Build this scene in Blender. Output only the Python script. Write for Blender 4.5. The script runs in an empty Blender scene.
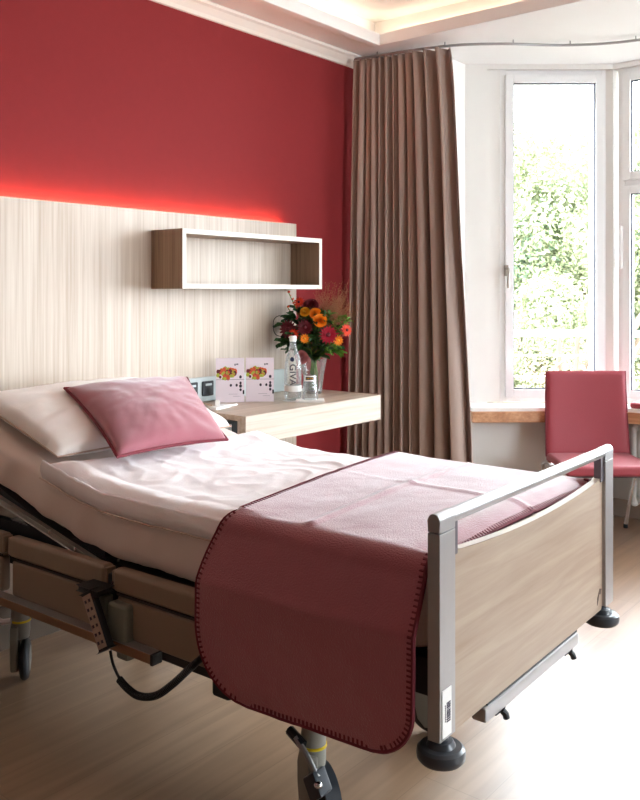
import bpy, bmesh, math, random
from mathutils import Vector, Matrix, noise
random.seed(7)
PI = math.pi
C = bpy.context.scene.collection
V = Vector

def lin(c):
    return tuple(((x/255)/12.92 if x/255 <= .04045 else ((x/255+.055)/1.055)**2.4) for x in c)

# ------------------------------------------------------------------ materials
def newmat(name):
    m = bpy.data.materials.new(name); m.use_nodes = True
    nt = m.node_tree; b = nt.nodes['Principled BSDF']
    return m, nt, b

def mat(name, rgb, rough=.5, metal=0, sheen=0, bump=0, bscale=200, var=0, vscale=6, coat=0, spec=.5, trans=0, ior=1.45):
    m, nt, b = newmat(name)
    N, L = nt.nodes, nt.links
    col = lin(rgb)
    b.inputs['Roughness'].default_value = rough
    b.inputs['Metallic'].default_value = metal
    b.inputs['Sheen Weight'].default_value = sheen
    b.inputs['Sheen Roughness'].default_value = .45
    b.inputs['Coat Weight'].default_value = coat
    b.inputs['Specular IOR Level'].default_value = spec
    b.inputs['Transmission Weight'].default_value = trans
    b.inputs['IOR'].default_value = ior
    tc = N.new('ShaderNodeTexCoord')
    nz = N.new('ShaderNodeTexNoise'); nz.inputs['Scale'].default_value = vscale; nz.inputs['Detail'].default_value = 5
    L.new(tc.outputs['Object'], nz.inputs['Vector'])
    mx = N.new('ShaderNodeMix'); mx.data_type = 'RGBA'
    v = max(var, .015)
    mx.inputs[6].default_value = (*[x*(1-v) for x in col], 1)
    mx.inputs[7].default_value = (*[min(1, x*(1+v)) for x in col], 1)
    L.new(nz.outputs['Fac'], mx.inputs[0]); L.new(mx.outputs[2], b.inputs['Base Color'])
    if bump:
        n2 = N.new('ShaderNodeTexNoise'); n2.inputs['Scale'].default_value = bscale; n2.inputs['Detail'].default_value = 3
        L.new(tc.outputs['Object'], n2.inputs['Vector'])
        bp = N.new('ShaderNodeBump'); bp.inputs['Strength'].default_value = bump; bp.inputs['Distance'].default_value = .002
        L.new(n2.outputs['Fac'], bp.inputs['Height']); L.new(bp.outputs['Normal'], b.inputs['Normal'])
    return m

def woodmat(name, dark, mid, light, axis='Z', fine=60, long=1.3, rough=.45, warp=.25):
    """streaky laminate: noise stretched along `axis`"""
    m, nt, b = newmat(name); N, L = nt.nodes, nt.links
    tc = N.new('ShaderNodeTexCoord')
    def streak(f, l, det):
        mp = N.new('ShaderNodeMapping'); s = {'X': (l, f, f), 'Y': (f, l, f), 'Z': (f, f, l)}[axis]
        mp.inputs['Scale'].default_value = s
        L.new(tc.outputs['Object'], mp.inputs['Vector'])
        n = N.new('ShaderNodeTexNoise'); n.inputs['Scale'].default_value = 1; n.inputs['Detail'].default_value = det
        n.inputs['Roughness'].default_value = .6; n.inputs['Distortion'].default_value = warp
        L.new(mp.outputs['Vector'], n.inputs['Vector']); return n
    a = streak(fine, long, 5); c = streak(fine*.22, long*.5, 3)
    ad = N.new('ShaderNodeMath'); ad.operation = 'MULTIPLY_ADD'; ad.inputs[1].default_value = .55
    L.new(a.outputs['Fac'], ad.inputs[0])
    m2 = N.new('ShaderNodeMath'); m2.operation = 'MULTIPLY'; m2.inputs[1].default_value = .45
    L.new(c.outputs['Fac'], m2.inputs[0]); L.new(m2.outputs[0], ad.inputs[2])
    cr = N.new('ShaderNodeValToRGB'); e = cr.color_ramp.elements
    e[0].position = .36; e[0].color = (*lin(dark), 1); e[1].position = .64; e[1].color = (*lin(light), 1)
    k = e.new(.5); k.color = (*lin(mid), 1)
    L.new(ad.outputs[0], cr.inputs['Fac']); L.new(cr.outputs['Color'], b.inputs['Base Color'])
    b.inputs['Roughness'].default_value = rough
    bp = N.new('ShaderNodeBump'); bp.inputs['Strength'].default_value = .15; bp.inputs['Distance'].default_value = .001
    L.new(a.outputs['Fac'], bp.inputs['Height']); L.new(bp.outputs['Normal'], b.inputs['Normal'])
    return m

def glassmat(name, tint=(1, 1, 1), rough=0.0, refl=1.0, frost=0):
    m = bpy.data.materials.new(name); m.use_nodes = True; nt = m.node_tree; N, L = nt.nodes, nt.links
    N.remove(N['Principled BSDF']); out = N['Material Output']
    t = N.new('ShaderNodeBsdfTransparent'); t.inputs[0].default_value = (*tint, 1)
    g = N.new('ShaderNodeBsdfGlossy'); g.inputs['Roughness'].default_value = rough
    f = N.new('ShaderNodeFresnel'); f.inputs['IOR'].default_value = 1.45
    mm = N.new('ShaderNodeMath'); mm.operation = 'MULTIPLY'; mm.inputs[1].default_value = refl
    L.new(f.outputs[0], mm.inputs[0])
    mx = N.new('ShaderNodeMixShader'); L.new(mm.outputs[0], mx.inputs[0]); L.new(t.outputs[0], mx.inputs[1]); L.new(g.outputs[0], mx.inputs[2])
    last = mx
    if frost:
        df = N.new('ShaderNodeBsdfDiffuse'); df.inputs[0].default_value = (.85, .86, .86, 1); tl = N.new('ShaderNodeBsdfTranslucent'); tl.inputs[0].default_value = (.85, .86, .86, 1)
        dm = N.new('ShaderNodeMixShader'); L.new(df.outputs[0], dm.inputs[1]); L.new(tl.outputs[0], dm.inputs[2])
        last = N.new('ShaderNodeMixShader'); last.inputs[0].default_value = frost; L.new(mx.outputs[0], last.inputs[1]); L.new(dm.outputs[0], last.inputs[2])
    L.new(last.outputs[0], out.inputs['Surface']); return m

def emit(name, rgb, s):
    m = bpy.data.materials.new(name); m.use_nodes = True; nt = m.node_tree
    nt.nodes.remove(nt.nodes['Principled BSDF']); e = nt.nodes.new('ShaderNodeEmission')
    e.inputs[0].default_value = (*rgb, 1); e.inputs[1].default_value = s
    nt.links.new(e.outputs[0], nt.nodes['Material Output'].inputs['Surface']); return m

M = {}
M['red'] = mat('red wall paint', (139, 45, 47), .85, spec=.25, bump=.5, bscale=320, var=.04, vscale=30)
M['greige'] = mat('greige wall', (122, 110, 98), .8, bump=.2, bscale=250)
M['greige_dark'] = mat('dark plinth', (92, 76, 62), .6)
M['white_wall'] = mat('white wall paint', (236, 233, 228), .75, bump=.2, bscale=250)
M['ceiling'] = mat('ceiling paint', (238, 236, 234), .85, bump=.1)
M['frame'] = mat('white window frame', (240, 239, 238), .35)
M['cornice'] = mat('cornice white', (242, 236, 226), .6)
M['panel'] = woodmat('whitened oak vertical', (180, 160, 140), (197, 180, 162), (211, 197, 181), 'Z', 85, 1.6)
M['panelX'] = woodmat('whitened oak lengthwise', (166, 150, 133), (186, 171, 154), (200, 187, 171), 'X', 60, 1.4)
M['brownoak'] = woodmat('brown oak shelf side', (118, 92, 70), (146, 117, 92), (168, 140, 113), 'Z', 85, 1.6)
M['shelf_edge'] = mat('shelf light edging', (224, 214, 203), .5)
M['footwood'] = woodmat('footboard oak', (156, 133, 114), (167, 146, 127), (177, 158, 140), 'X', 46, 2.4, warp=.5)
M['sill_wood'] = woodmat('window board oak', (172, 118, 82), (196, 143, 104), (214, 166, 128), 'Y', 60, 2)
M['alu'] = mat('satin aluminium', (172, 170, 170), .38, metal=.75, var=.03, vscale=60)
M['chrome'] = mat('chrome', (226, 226, 230), .1, metal=1)
M['steel'] = mat('painted steel light grey', (150, 147, 142), .42, metal=.5)
M['dark_steel'] = mat('dark steel', (46, 47, 52), .5, metal=.3)
M['taupe'] = mat('taupe rail plastic', (138, 117, 98), .42, bump=.1)
M['dark_seal'] = mat('dark seal', (52, 38, 34), .6)
M['bracket'] = mat('grey green bracket', (128, 127, 114), .45)
M['brass'] = mat('bronze tube', (150, 118, 92), .33, metal=.6)
M['black'] = mat('black rubber', (26, 27, 30), .45)
M['bumper'] = mat('grey bumper plastic', (58, 62, 68), .28)
M['yellow'] = mat('yellow ring', (222, 190, 30), .4)
M['housing'] = mat('caster housing', (140, 136, 126), .45)
M['sheet'] = mat('fitted sheet', (226, 208, 198), .85, sheen=.2, bump=.25, bscale=420, var=.03)
M['duvet'] = mat('white duvet', (240, 232, 232), .8, sheen=.3, bump=.25, bscale=380)
M['pillow'] = mat('pillow cotton', (244, 236, 230), .8, sheen=.25, bump=.25, bscale=380)
M['rose'] = mat('rose wool', (160, 80, 90), .55, sheen=1.0, bump=.8, bscale=260, var=.06, vscale=40)
M['cushion'] = mat('rose cushion velvet', (162, 86, 98), .75, sheen=.8, bump=.5, bscale=300, var=.05, vscale=30)
M['piping'] = mat('dark red piping', (118, 28, 44), .7)
M['stitch'] = mat('dark red yarn', (104, 26, 40), .8)
M['chairred'] = mat('red chair leather', (156, 58, 68), .5, bump=.3, bscale=160, sheen=.2)
M['chairside'] = mat('chair seam', (120, 34, 48), .55)
M['skirting'] = mat('grey beige skirting', (176, 160, 146), .5)
M['radiator'] = mat('radiator enamel', (238, 234, 230), .35)
M['paper'] = mat('card paper', (240, 228, 236), .6)
M['grey_ink'] = mat('grey ink', (120, 110, 124), .6)
M['dark_ink'] = mat('dark ink', (48, 38, 56), .6)
M['socket_rail'] = mat('pale grey rail', (196, 206, 206), .4)
M['plastic_white'] = mat('white plastic', (240, 238, 234), .4)
M['glass'] = glassmat('drinking glass', (.975, .985, .98), 0, .6, .07)
M['bottle_glass'] = glassmat('bottle glass', (.96, .97, .965), .04, .6, .22)
M['pane'] = glassmat('window pane', (.97, .98, .98), 0, .6)
M['gasket'] = mat('dark gasket', (52, 58, 78), .6)
M['leaf'] = mat('deep green leaf', (40, 74, 30), .5, var=.3, vscale=25)
M['leaf2'] = mat('bright green leaf', (98, 138, 48), .5, var=.3, vscale=25)
M['stem'] = mat('green stem', (96, 132, 50), .55)
M['orange'] = mat('orange petals', (246, 138, 16), .6, var=.15, vscale=60)
M['redorange'] = mat('scarlet petals', (222, 62, 24), .6, var=.15, vscale=60)
M['crimson'] = mat('crimson petals', (168, 14, 42), .6, var=.15, vscale=60)
M['burgundy'] = mat('burgundy petals', (96, 12, 26), .6, var=.2, vscale=60)
M['yellowf'] = mat('golden petals', (226, 160, 26), .6, var=.15, vscale=60)
M['pinkf'] = mat('dusty pink petals', (206, 130, 132), .6)
M['grass'] = mat('dry grass spray', (170, 120, 84), .8)
M['grass2'] = mat('olive grass spray', (150, 146, 78), .8)
M['foodA'] = mat('orange fruit print', (214, 92, 60), .6, var=.4, vscale=90)
M['foodB'] = mat('green fruit print', (176, 186, 72), .6, var=.4, vscale=90)
M['foodC'] = mat('berry print', (104, 34, 44), .6, var=.4, vscale=90)
M['bark'] = mat('bark', (92, 78, 64), .9, bump=1, bscale=20, var=.3)
M['rail_out'] = mat('outdoor white rail', (236, 236, 234), .4)
M['ground'] = mat('garden ground', (104, 102, 92), .9, var=.4, vscale=1)

def leafmat(name, a, b_):
    m, nt, b = newmat(name); N, L = nt.nodes, nt.links
    tc = N.new('ShaderNodeTexCoord'); n = N.new('ShaderNodeTexNoise'); n.inputs['Scale'].default_value = 2.2; n.inputs['Detail'].default_value = 6
    L.new(tc.outputs['Object'], n.inputs['Vector'])
    r = N.new('ShaderNodeValToRGB'); r.color_ramp.elements[0].color = (*lin(a), 1); r.color_ramp.elements[1].color = (*lin(b_), 1)
    r.color_ramp.elements[0].position = .35; r.color_ramp.elements[1].position = .65
    L.new(n.outputs['Fac'], r.inputs['Fac']); L.new(r.outputs['Color'], b.inputs['Base Color']); b.inputs['Roughness'].default_value = .55
    tr = N.new('ShaderNodeBsdfTranslucent'); L.new(r.outputs['Color'], tr.inputs[0])
    mx = N.new('ShaderNodeMixShader'); mx.inputs[0].default_value = .4
    L.new(b.outputs[0], mx.inputs[1]); L.new(tr.outputs[0], mx.inputs[2]); L.new(mx.outputs[0], N['Material Output'].inputs['Surface'])
    return m
M['tree1'] = leafmat('foliage pale green', (114, 122, 88), (158, 162, 130))
M['tree2'] = leafmat('foliage blue green', (84, 106, 84), (118, 136, 108))
M['tree3'] = leafmat('foliage blossom', (124, 120, 92), (152, 142, 116))

def floormat():
    m, nt, b = newmat('floor planks'); N, L = nt.nodes, nt.links
    tc = N.new('ShaderNodeTexCoord')
    br = N.new('ShaderNodeTexBrick'); br.inputs['Scale'].default_value = 1
    br.inputs['Brick Width'].default_value = 1.3; br.inputs['Row Height'].default_value = .19
    br.inputs['Mortar Size'].default_value = .0012; br.offset = .37
    br.inputs['Color1'].default_value = (*lin((162, 131, 103)), 1); br.inputs['Color2'].default_value = (*lin((153, 121, 93)), 1)
    br.inputs['Mortar'].default_value = (*lin((132, 104, 80)), 1)
    L.new(tc.outputs['Object'], br.inputs['Vector'])
    mp = N.new('ShaderNodeMapping'); mp.inputs['Scale'].default_value = (1.2, 22, 1); L.new(tc.outputs['Object'], mp.inputs['Vector'])
    n = N.new('ShaderNodeTexNoise'); n.inputs['Scale'].default_value = 1; n.inputs['Detail'].default_value = 6; n.inputs['Distortion'].default_value = .6
    L.new(mp.outputs[0], n.inputs['Vector'])
    cr = N.new('ShaderNodeValToRGB'); cr.color_ramp.elements[0].position = .35; cr.color_ramp.elements[0].color = (.74, .72, .70, 1)
    cr.color_ramp.elements[1].position = .65; cr.color_ramp.elements[1].color = (1.0, 1.0, 1.0, 1); L.new(n.outputs['Fac'], cr.inputs['Fac'])
    mx = N.new('ShaderNodeMix'); mx.data_type = 'RGBA'; mx.blend_type = 'MULTIPLY'; mx.inputs[0].default_value = 1
    L.new(br.outputs['Color'], mx.inputs[6]); L.new(cr.outputs['Color'], mx.inputs[7]); L.new(mx.outputs[2], b.inputs['Base Color'])
    b.inputs['Roughness'].default_value = .34; b.inputs['Coat Weight'].default_value = .8; b.inputs['Coat Roughness'].default_value = .36
    bp = N.new('ShaderNodeBump'); bp.inputs['Strength'].default_value = .06; bp.inputs['Distance'].default_value = .002
    L.new(n.outputs['Fac'], bp.inputs['Height']); L.new(bp.outputs['Normal'], b.inputs['Normal'])
    return m
M['floor'] = floormat()

def curtainmat():
    m, nt, b = newmat('striped drapery'); N, L = nt.nodes, nt.links
    uv = N.new('ShaderNodeUVMap'); uv.uv_map = 'UVMap'
    sp = N.new('ShaderNodeSeparateXYZ'); L.new(uv.outputs[0], sp.inputs[0])
    n = N.new('ShaderNodeTexNoise'); n.noise_dimensions = '1D'; n.inputs['Scale'].default_value = 26; n.inputs['Detail'].default_value = 3
    L.new(sp.outputs['X'], n.inputs['W'])
    cr = N.new('ShaderNodeValToRGB'); cr.color_ramp.interpolation = 'LINEAR'
    cols = [(0, (178, 147, 131)), (.38, (196, 166, 150)), (.45, (238, 208, 200)), (.50, (206, 176, 166)), (.56, (246, 234, 220)), (.66, (210, 186, 164))]
    e = cr.color_ramp.elements
    e[0].color = (*lin(cols[0][1]), 1); e[1].position = 1; e[1].color = (*lin((166, 140, 116)), 1)
    for p, c in cols[1:]:
        k = e.new(p); k.color = (*lin(c), 1)
    L.new(n.outputs['Fac'], cr.inputs['Fac'])
    # horizontal woven bands (height in metres is the V coordinate)
    cb = N.new('ShaderNodeValToRGB'); cb.color_ramp.interpolation = 'CONSTANT'
    dv = N.new('ShaderNodeMath'); dv.operation = 'DIVIDE'; dv.inputs[1].default_value = 2.8; L.new(sp.outputs['Y'], dv.inputs[0])
    L.new(dv.outputs[0], cb.inputs['Fac'])
    bands = [(0, (.72, .73, .68)), (.21, (.88, .88, .84)), (.216, (.76, .75, .72)), (.262, (.9, .9, .88)), (.268, (.86, .84, .82)), (.30, (1, .98, .94)), (.56, (.92, .92, .9)), (.565, (1, 1, .98)), (.72, (.9, .88, .88)), (.725, (1, .97, .96))]
    e = cb.color_ramp.elements; e[0].color = (*bands[0][1], 1); e[1].position = bands[-1][0]; e[1].color = (*bands[-1][1], 1)
    for p, c in bands[1:-1]:
        k = e.new(p); k.color = (*c, 1)
    mx = N.new('ShaderNodeMix'); mx.data_type = 'RGBA'; mx.blend_type = 'MULTIPLY'; mx.inputs[0].default_value = 1
    L.new(cr.outputs['Color'], mx.inputs[6]); L.new(cb.outputs['Color'], mx.inputs[7])
    L.new(mx.outputs[2], b.inputs['Base Color']); b.inputs['Roughness'].default_value = .55; b.inputs['Sheen Weight'].default_value = .3
    tr = N.new('ShaderNodeBsdfTranslucent'); L.new(mx.outputs[2], tr.inputs[0])
    ms = N.new('ShaderNodeMixShader'); ms.inputs[0].default_value = .16
    L.new(b.outputs[0], ms.inputs[1]); L.new(tr.outputs[0], ms.inputs[2]); L.new(ms.outputs[0], N['Material Output'].inputs['Surface'])
    wv = N.new('ShaderNodeTexNoise'); wv.inputs['Scale'].default_value = 180; L.new(uv.outputs[0], wv.inputs['Vector'])
    bp = N.new('ShaderNodeBump'); bp.inputs['Strength'].default_value = .3; bp.inputs['Distance'].default_value = .002
    L.new(wv.outputs['Fac'], bp.inputs['Height']); L.new(bp.outputs['Normal'], b.inputs['Normal'])
    return m
M['curtain'] = curtainmat()

# ------------------------------------------------------------------ mesh builder
class MB:
    def __init__(s): s.bm = bmesh.new()
    def box(s, x0, x1, y0, y1, z0, z1, bev=0, seg=2):
        r = bmesh.ops.create_cube(s.bm, size=1)
        vs = r['verts']
        for v in vs:
            v.co = V(((x0+x1)/2+v.co.x*(x1-x0), (y0+y1)/2+v.co.y*(y1-y0), (z0+z1)/2+v.co.z*(z1-z0)))
        if bev:
            es = list({e for v in vs for e in v.link_edges})
            bmesh.ops.bevel(s.bm, geom=es, offset=bev, segments=seg, affect='EDGES', profile=.5)
        return s
    def obox(s, c, ax, ay, az, sx, sy, sz, bev=0, seg=2):
        r = bmesh.ops.create_cube(s.bm, size=1); vs = r['verts']
        ax, ay, az = V(ax).normalized(), V(ay).normalized(), V(az).normalized()
        for v in vs: v.co = V(c)+ax*v.co.x*sx+ay*v.co.y*sy+az*v.co.z*sz
        if bev:
            es = list({e for v in vs for e in v.link_edges})
            bmesh.ops.bevel(s.bm, geom=es, offset=bev, segments=seg, affect='EDGES', profile=.5)
        return s
    def ring_faces(s, rings, close=False, cap=True):
        n = len(rings[0]); R = rings
        for i in range(len(R)-1+(1 if close else 0)):
            a, b = R[i], R[(i+1) % len(R)]
            for j in range(n):
                s.bm.faces.new((a[j], a[(j+1) % n], b[(j+1) % n], b[j]))
        if cap and not close:
            s.bm.faces.new(list(reversed(R[0]))); s.bm.faces.new(R[-1])
    def tube(s, pts, r, n=12, closed=False, sx=1, rs=None):
        pts = [V(p) for p in pts]; m = len(pts); rings = []
        up = None
        for i, p in enumerate(pts):
            if closed: t = (pts[(i+1) % m]-pts[i-1])
            else: t = pts[min(i+1, m-1)]-pts[max(i-1, 0)]
            t.normalize()
            if up is None:
                up = V((0, 0, 1)) if abs(t.z) < .9 else V((1, 0, 0))
            a = up-t*up.dot(t); a.normalize(); b = t.cross(a); up = a
            rr = rs[i] if rs else r
            rings.append([s.bm.verts.new(p+a*math.cos(2*PI*k/n)*rr+b*math.sin(2*PI*k/n)*rr*sx) for k in range(n)])
        s.ring_faces(rings, closed); return s
    def lathe(s, prof, c=(0, 0, 0), axis='Z', n=28, cap=True):
        c = V(c); rings = []
        for r, h in prof:
            ring = []
            for k in range(n):
                a = 2*PI*k/n; u, w = math.cos(a)*max(r, 1e-4), math.sin(a)*max(r, 1e-4)
                p = {'Z': V((u, w, h)), 'X': V((h, u, w)), 'Y': V((w, h, u))}[axis]
                ring.append(s.bm.verts.new(c+p))
            rings.append(ring)
        s.ring_faces(rings, cap=cap); return s
    def prism(s, poly, h0, h1, fn=None, bev=0):
        """poly of 2D points extruded; fn maps (u, v, h) to a 3D point"""
        fn = fn or (lambda u, v, h: V((u, v, h)))
        a = [s.bm.verts.new(fn(u, v, h0)) for u, v in poly]; b = [s.bm.verts.new(fn(u, v, h1)) for u, v in poly]
        n = len(poly); fs = [s.bm.faces.new(list(reversed(a))), s.bm.faces.new(b)]
        for j in range(n): fs.append(s.bm.faces.new((a[j], a[(j+1) % n], b[(j+1) % n], b[j])))
        if bev:
            es = list({e for f in fs[:2] for e in f.edges})
            bmesh.ops.bevel(s.bm, geom=es, offset=bev, segments=2, affect='EDGES', profile=.5)
        return s
    def grid(s, f, nu, nv, flip=False, uv=None):
        g = [[s.bm.verts.new(f(i/nu, j/nv)) for j in range(nv+1)] for i in range(nu+1)]
        lay = s.bm.loops.layers.uv.verify() if uv else None
        for i in range(nu):
            for j in range(nv):
                q = [(i, j), (i+1, j), (i+1, j+1), (i, j+1)]
                if flip: q.reverse()
                fc = s.bm.faces.new([g[a][b] for a, b in q])
                if uv:
                    for l, (a, b) in zip(fc.loops, q): l[lay].uv = uv(a/nu, b/nv)
        return g
    def sphere(s, c, r, sc=(1, 1, 1), u=16, v=10):
        q = bmesh.ops.create_uvsphere(s.bm, u_segments=u, v_segments=v, radius=r)
        for w in q['verts']: w.co = V((w.co.x*sc[0], w.co.y*sc[1], w.co.z*sc[2]))+V(c)
        return s
    def build(s, name, m, parent=None, smooth=True, angle=35, normals=True):
        if normals: bmesh.ops.recalc_face_normals(s.bm, faces=s.bm.faces)
        me = bpy.data.meshes.new(name); s.bm.to_mesh(me); s.bm.free()
        if isinstance(m, str): m = M[m]
        me.materials.append(m)
        if smooth:
            for p in me.polygons: p.use_smooth = True
            try: me.set_sharp_from_angle(angle=math.radians(angle))
            except Exception: pass
        o = bpy.data.objects.new(name, me); C.objects.link(o)
        if smooth and normals and len(me.polygons) < 2500:
            wn = o.modifiers.new('weighted', 'WEIGHTED_NORMAL'); wn.keep_sharp = True
        if parent: o.parent = parent
        return o

def tag(o, label, cat, group=None, kind=None):
    o['label'] = label
    if cat: o['category'] = cat
    if group: o['group'] = group
    if kind: o['kind'] = kind
    return o
def thing(name, label, cat, loc=(0, 0, 0), rz=0, group=None):
    o = bpy.data.objects.new(name, None); o.empty_display_size = .05; C.objects.link(o); o.location = loc; o.rotation_euler = (0, 0, rz)
    return tag(o, label, cat, group)
def struct(o, label=None):
    o['kind'] = 'structure'
    if label: o['label'] = label
    return o
def plabel(o, t): o['label'] = t; return o
def copy_tree(o, parent=None):
    c = o.copy(); C.objects.link(c)
    if parent: c.parent = parent
    for ch in [x for x in bpy.data.objects if x.parent == o]: copy_tree(ch, c)
    return c
def fbm(x, y, z=0, o=4): return noise.fractal(V((x, y, z)), 1.0, 2.0, o)

# ------------------------------------------------------------------ room
CZ = 2.83            # ceiling
WY = 3.15            # red wall
WX = 4.42            # window wall
th = math.radians(39.07)
def RD(r, d, z=0):   # directions across / towards the bay pane the room looks out of
    return V((.6302*r+.7764*d, -.7764*r+.6302*d, z))
A0 = RD(.91, 5.4); A1 = RD(1.84, 5.4)
BX = A1.x; BY1 = -.15

struct(MB().box(-1.3, 5.8, -3.2, 3.3, -.12, 0).build('floor', 'floor', smooth=False))
struct(MB().box(-1.3, 4.62, WY, WY+.15, 0, 3.1).build('wall_back', 'red', smooth=False), 'deep red painted wall behind the bed')
struct(MB().box(-1.45, -1.3, -3.2, 3.3, 0, 3.1).build('wall_left', 'greige', smooth=False))
FX0, FX1, FZ0, FZ1 = 2.5, 4.3, .8, 2.5  # opening for the unseen windows added in the front wall
struct(MB().box(-1.3, FX0, -3.35, -3.2, 0, 3.1).box(FX1, 4.62, -3.35, -3.2, 0, 3.1).box(FX0, FX1, -3.35, -3.2, 0, FZ0).box(FX0, FX1, -3.35, -3.2, FZ1, 3.1).build('wall_front', 'greige', smooth=False))

# window wall with the bay: one structure for the plain masonry
w = MB()
w.box(WX, WX+.2, A0.y, WY, 0, 3.1)
ym = 2*((A1.y+BY1)/2)-A0.y         # mirrored end of the bay
w.box(WX, WX+.2, -3.35, ym, 0, 3.1)
w.box(WX+.2, A0.x, A0.y, A0.y+.2, 0, 3.1)
w.box(WX+.2, A0.x, ym-.2, ym, 0, 3.1)
w.build('wall_right', 'white_wall', smooth=False)['kind'] = 'structure'
# bay: aprons, piers, lintels built along each segment
nA = (RD(0, 1)); tA = RD(1, 0)
SZ = .705
WZ1 = 2.80
def segbox(mb, p0, t, n, a0, a1, d0, d1, z0, z1, bev=0):
    """box in a wall segment frame: a along, d outwards"""
    c = V((p0.x, p0.y, 0))+t*((a0+a1)/2)+n*((d0+d1)/2); c.z = (z0+z1)/2
    mb.obox(c, t, n, V((0, 0, 1)), a1-a0, d1-d0, z1-z0, bev)
segs = []
LA = (A1-A0).length
LB = A1.y-BY1
A1m = V((BX, BY1, 0)); A0m = V((A0.x, ym, 0))
tC = (A0m-A1m).normalized(); nC = V((-tC.y, tC.x, 0))
if nC.x < 0: nC = -nC
tB = V((0, -1, 0)); nB = V((1, 0, 0))
b = MB()
# apron under the window board, set a little into the room
off = .12
segbox(b, A0, tA, nA, -.02, LA-.05, -off, .14, 0, SZ-.035)
segbox(b, A1, tB, nB, -.02, LB+.02, 0, .18, 0, SZ-.035)
segbox(b, A1m, tC, nC, .05, LA+.02, -off, .14, 0, SZ-.035)
# lintels
for p, t, n, L_ in ((A0, tA, nA, LA), (A1, tB, nB, LB), (A1m, tC, nC, LA)):
    segbox(b, p, t, n, -.03, L_+.03, 0, .2, WZ1, 3.1)
segbox(b, A0, tA, nA, 0, .14, 0, .2, SZ, WZ1)
segbox(b, A0, tA, nA, .14, .225, .03, .2, SZ, WZ1)
segbox(b, A1m, tC, nC, LA-.225, LA, 0, .2, SZ, WZ1)
b.box(BX, BX+.2, A1.y, A1.y+.16, 0, 3.1); b.box(BX, BX+.2, BY1-.16, BY1, 0, 3.1)
b.build('wall_bay', 'white_wall', smooth=False)['kind'] = 'structure'

# window board
def sillpoly(o):
    pA = A0-nA*o; pB = A1-nB*o
    # corner between offset lines A and B
    dx = (BX-o)-pA.x; k = dx/tA.x; cA = pA+tA*k
    pC = A0m-nC*o; k2 = ((BX-o)-pC.x)/(-tC).x; cC = pC+(-tC)*k2
    st = pA+tA*(-.0); en = pC
    return st, cA, cC, en
st, cA, cC, en = sillpoly(.22)
poly = [(A0.x, A0.y), (st.x-.03, st.y-.02), (cA.x, cA.y), (cC.x, cC.y), (en.x-.03, en.y+.02), (A0m.x, A0m.y), (A1m.x, A1m.y), (A1.x, A1.y)]
struct(MB().prism(poly, SZ-.02, SZ).build('trim_1', 'frame', smooth=False), 'white window board running round the bay')
st, cA, cC, en = sillpoly(.235)
poly2 = [(A0.x, A0.y), (st.x-.035, st.y-.025), (cA.x, cA.y), (cC.x, cC.y), (en.x-.035, en.y+.025), (A0m.x, A0m.y), (A1m.x, A1m.y), (A1.x, A1.y)]
struct(MB().prism(poly2, SZ-.085, SZ-.02, bev=.006).build('trim_2', 'sill_wood', smooth=False), 'light oak edge of the window board')

sk = MB(); segbox(sk, A0, tA, nA, -.02, LA-.05, -off-.015, -off, 0, .11, .003); segbox(sk, A1, tB, nB, 0, LB, -.015, 0, 0, .11, .003)
struct(sk.build('baseboard_right', 'skirting', smooth=False))
struct(MB().box(3.62, WX, WY-.015, WY, 0, .10).build('baseboard_back', 'skirting', smooth=False))

# windows
def window(name, p, t, n, a0, a1, z0, z1, transom=None, gasket=True, face=0.0):
    """white frame with sashes and panes; a = along the segment"""
    root = bpy.data.objects.new(name, None); C.objects.link(root); root['kind'] = 'structure'
    root.location = (p.x+t.x*(a0+a1)/2, p.y+t.y*(a0+a1)/2, z0)
    inv = Matrix.Translation(-root.location)
    def bb(name, parts, m, bev=.004):
        mb = MB()
        for q in parts: segbox(mb, p, t, n, *q, bev)
        bmesh.ops.transform(mb.bm, matrix=inv, verts=mb.bm.verts)
        return mb.build(name, m, root, angle=30)
    f = .045; d0, d1 = .03+face, .11+face
    fr = [(a0, a0+f, d0, d1, z0, z1), (a1-f, a1, d0, d1, z0, z1), (a0+f, a1-f, d0, d1, z0, z0+f), (a0+f, a1-f, d0, d1, z1-f, z1)]
    if transom: fr.append((a0+f, a1-f, d0, d1, transom-.03, transom+.03))
    bb('window_frame', fr, 'frame')
    spans = [(z0+f, z1-f)] if not transom else [(z0+f, transom-.03), (transom+.03, z1-f)]
    for (s0, s1) in spans:
        x0, x1 = a0+f-.012, a1-f+.012; s0 -= .012; s1 += .012; g = .05
        bb('sash', [(x0, x0+g, d0-.02, d0+.05, s0, s1), (x1-g, x1, d0-.02, d0+.05, s0, s1), (x0+g, x1-g, d0-.02, d0+.05, s0, s0+g), (x0+g, x1-g, d0-.02, d0+.05, s1-g, s1)], 'frame')
        bb('pane', [(x0+g, x1-g, d0+.012, d0+.02, s0+g, s1-g)], 'pane', 0)
        q = .006
        bb('gasket', [(x0+g, x0+g+q, d0-.004, d0+.012, s0+g, s1-g), (x1-g-q, x1-g, d0-.004, d0+.012, s0+g, s1-g), (x0+g, x1-g, d0-.004, d0+.012, s1-g-q, s1-g), (x0+g, x1-g, d0-.004, d0+.012, s0+g, s0+g+q)], 'gasket', 0)
    return root, inv
wA, inv = window('window_1', A0, tA, nA, .225, LA-.02, SZ, WZ1)
wA['label'] = 'tall white casement window in the angled bay wall behind the chair'
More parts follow.
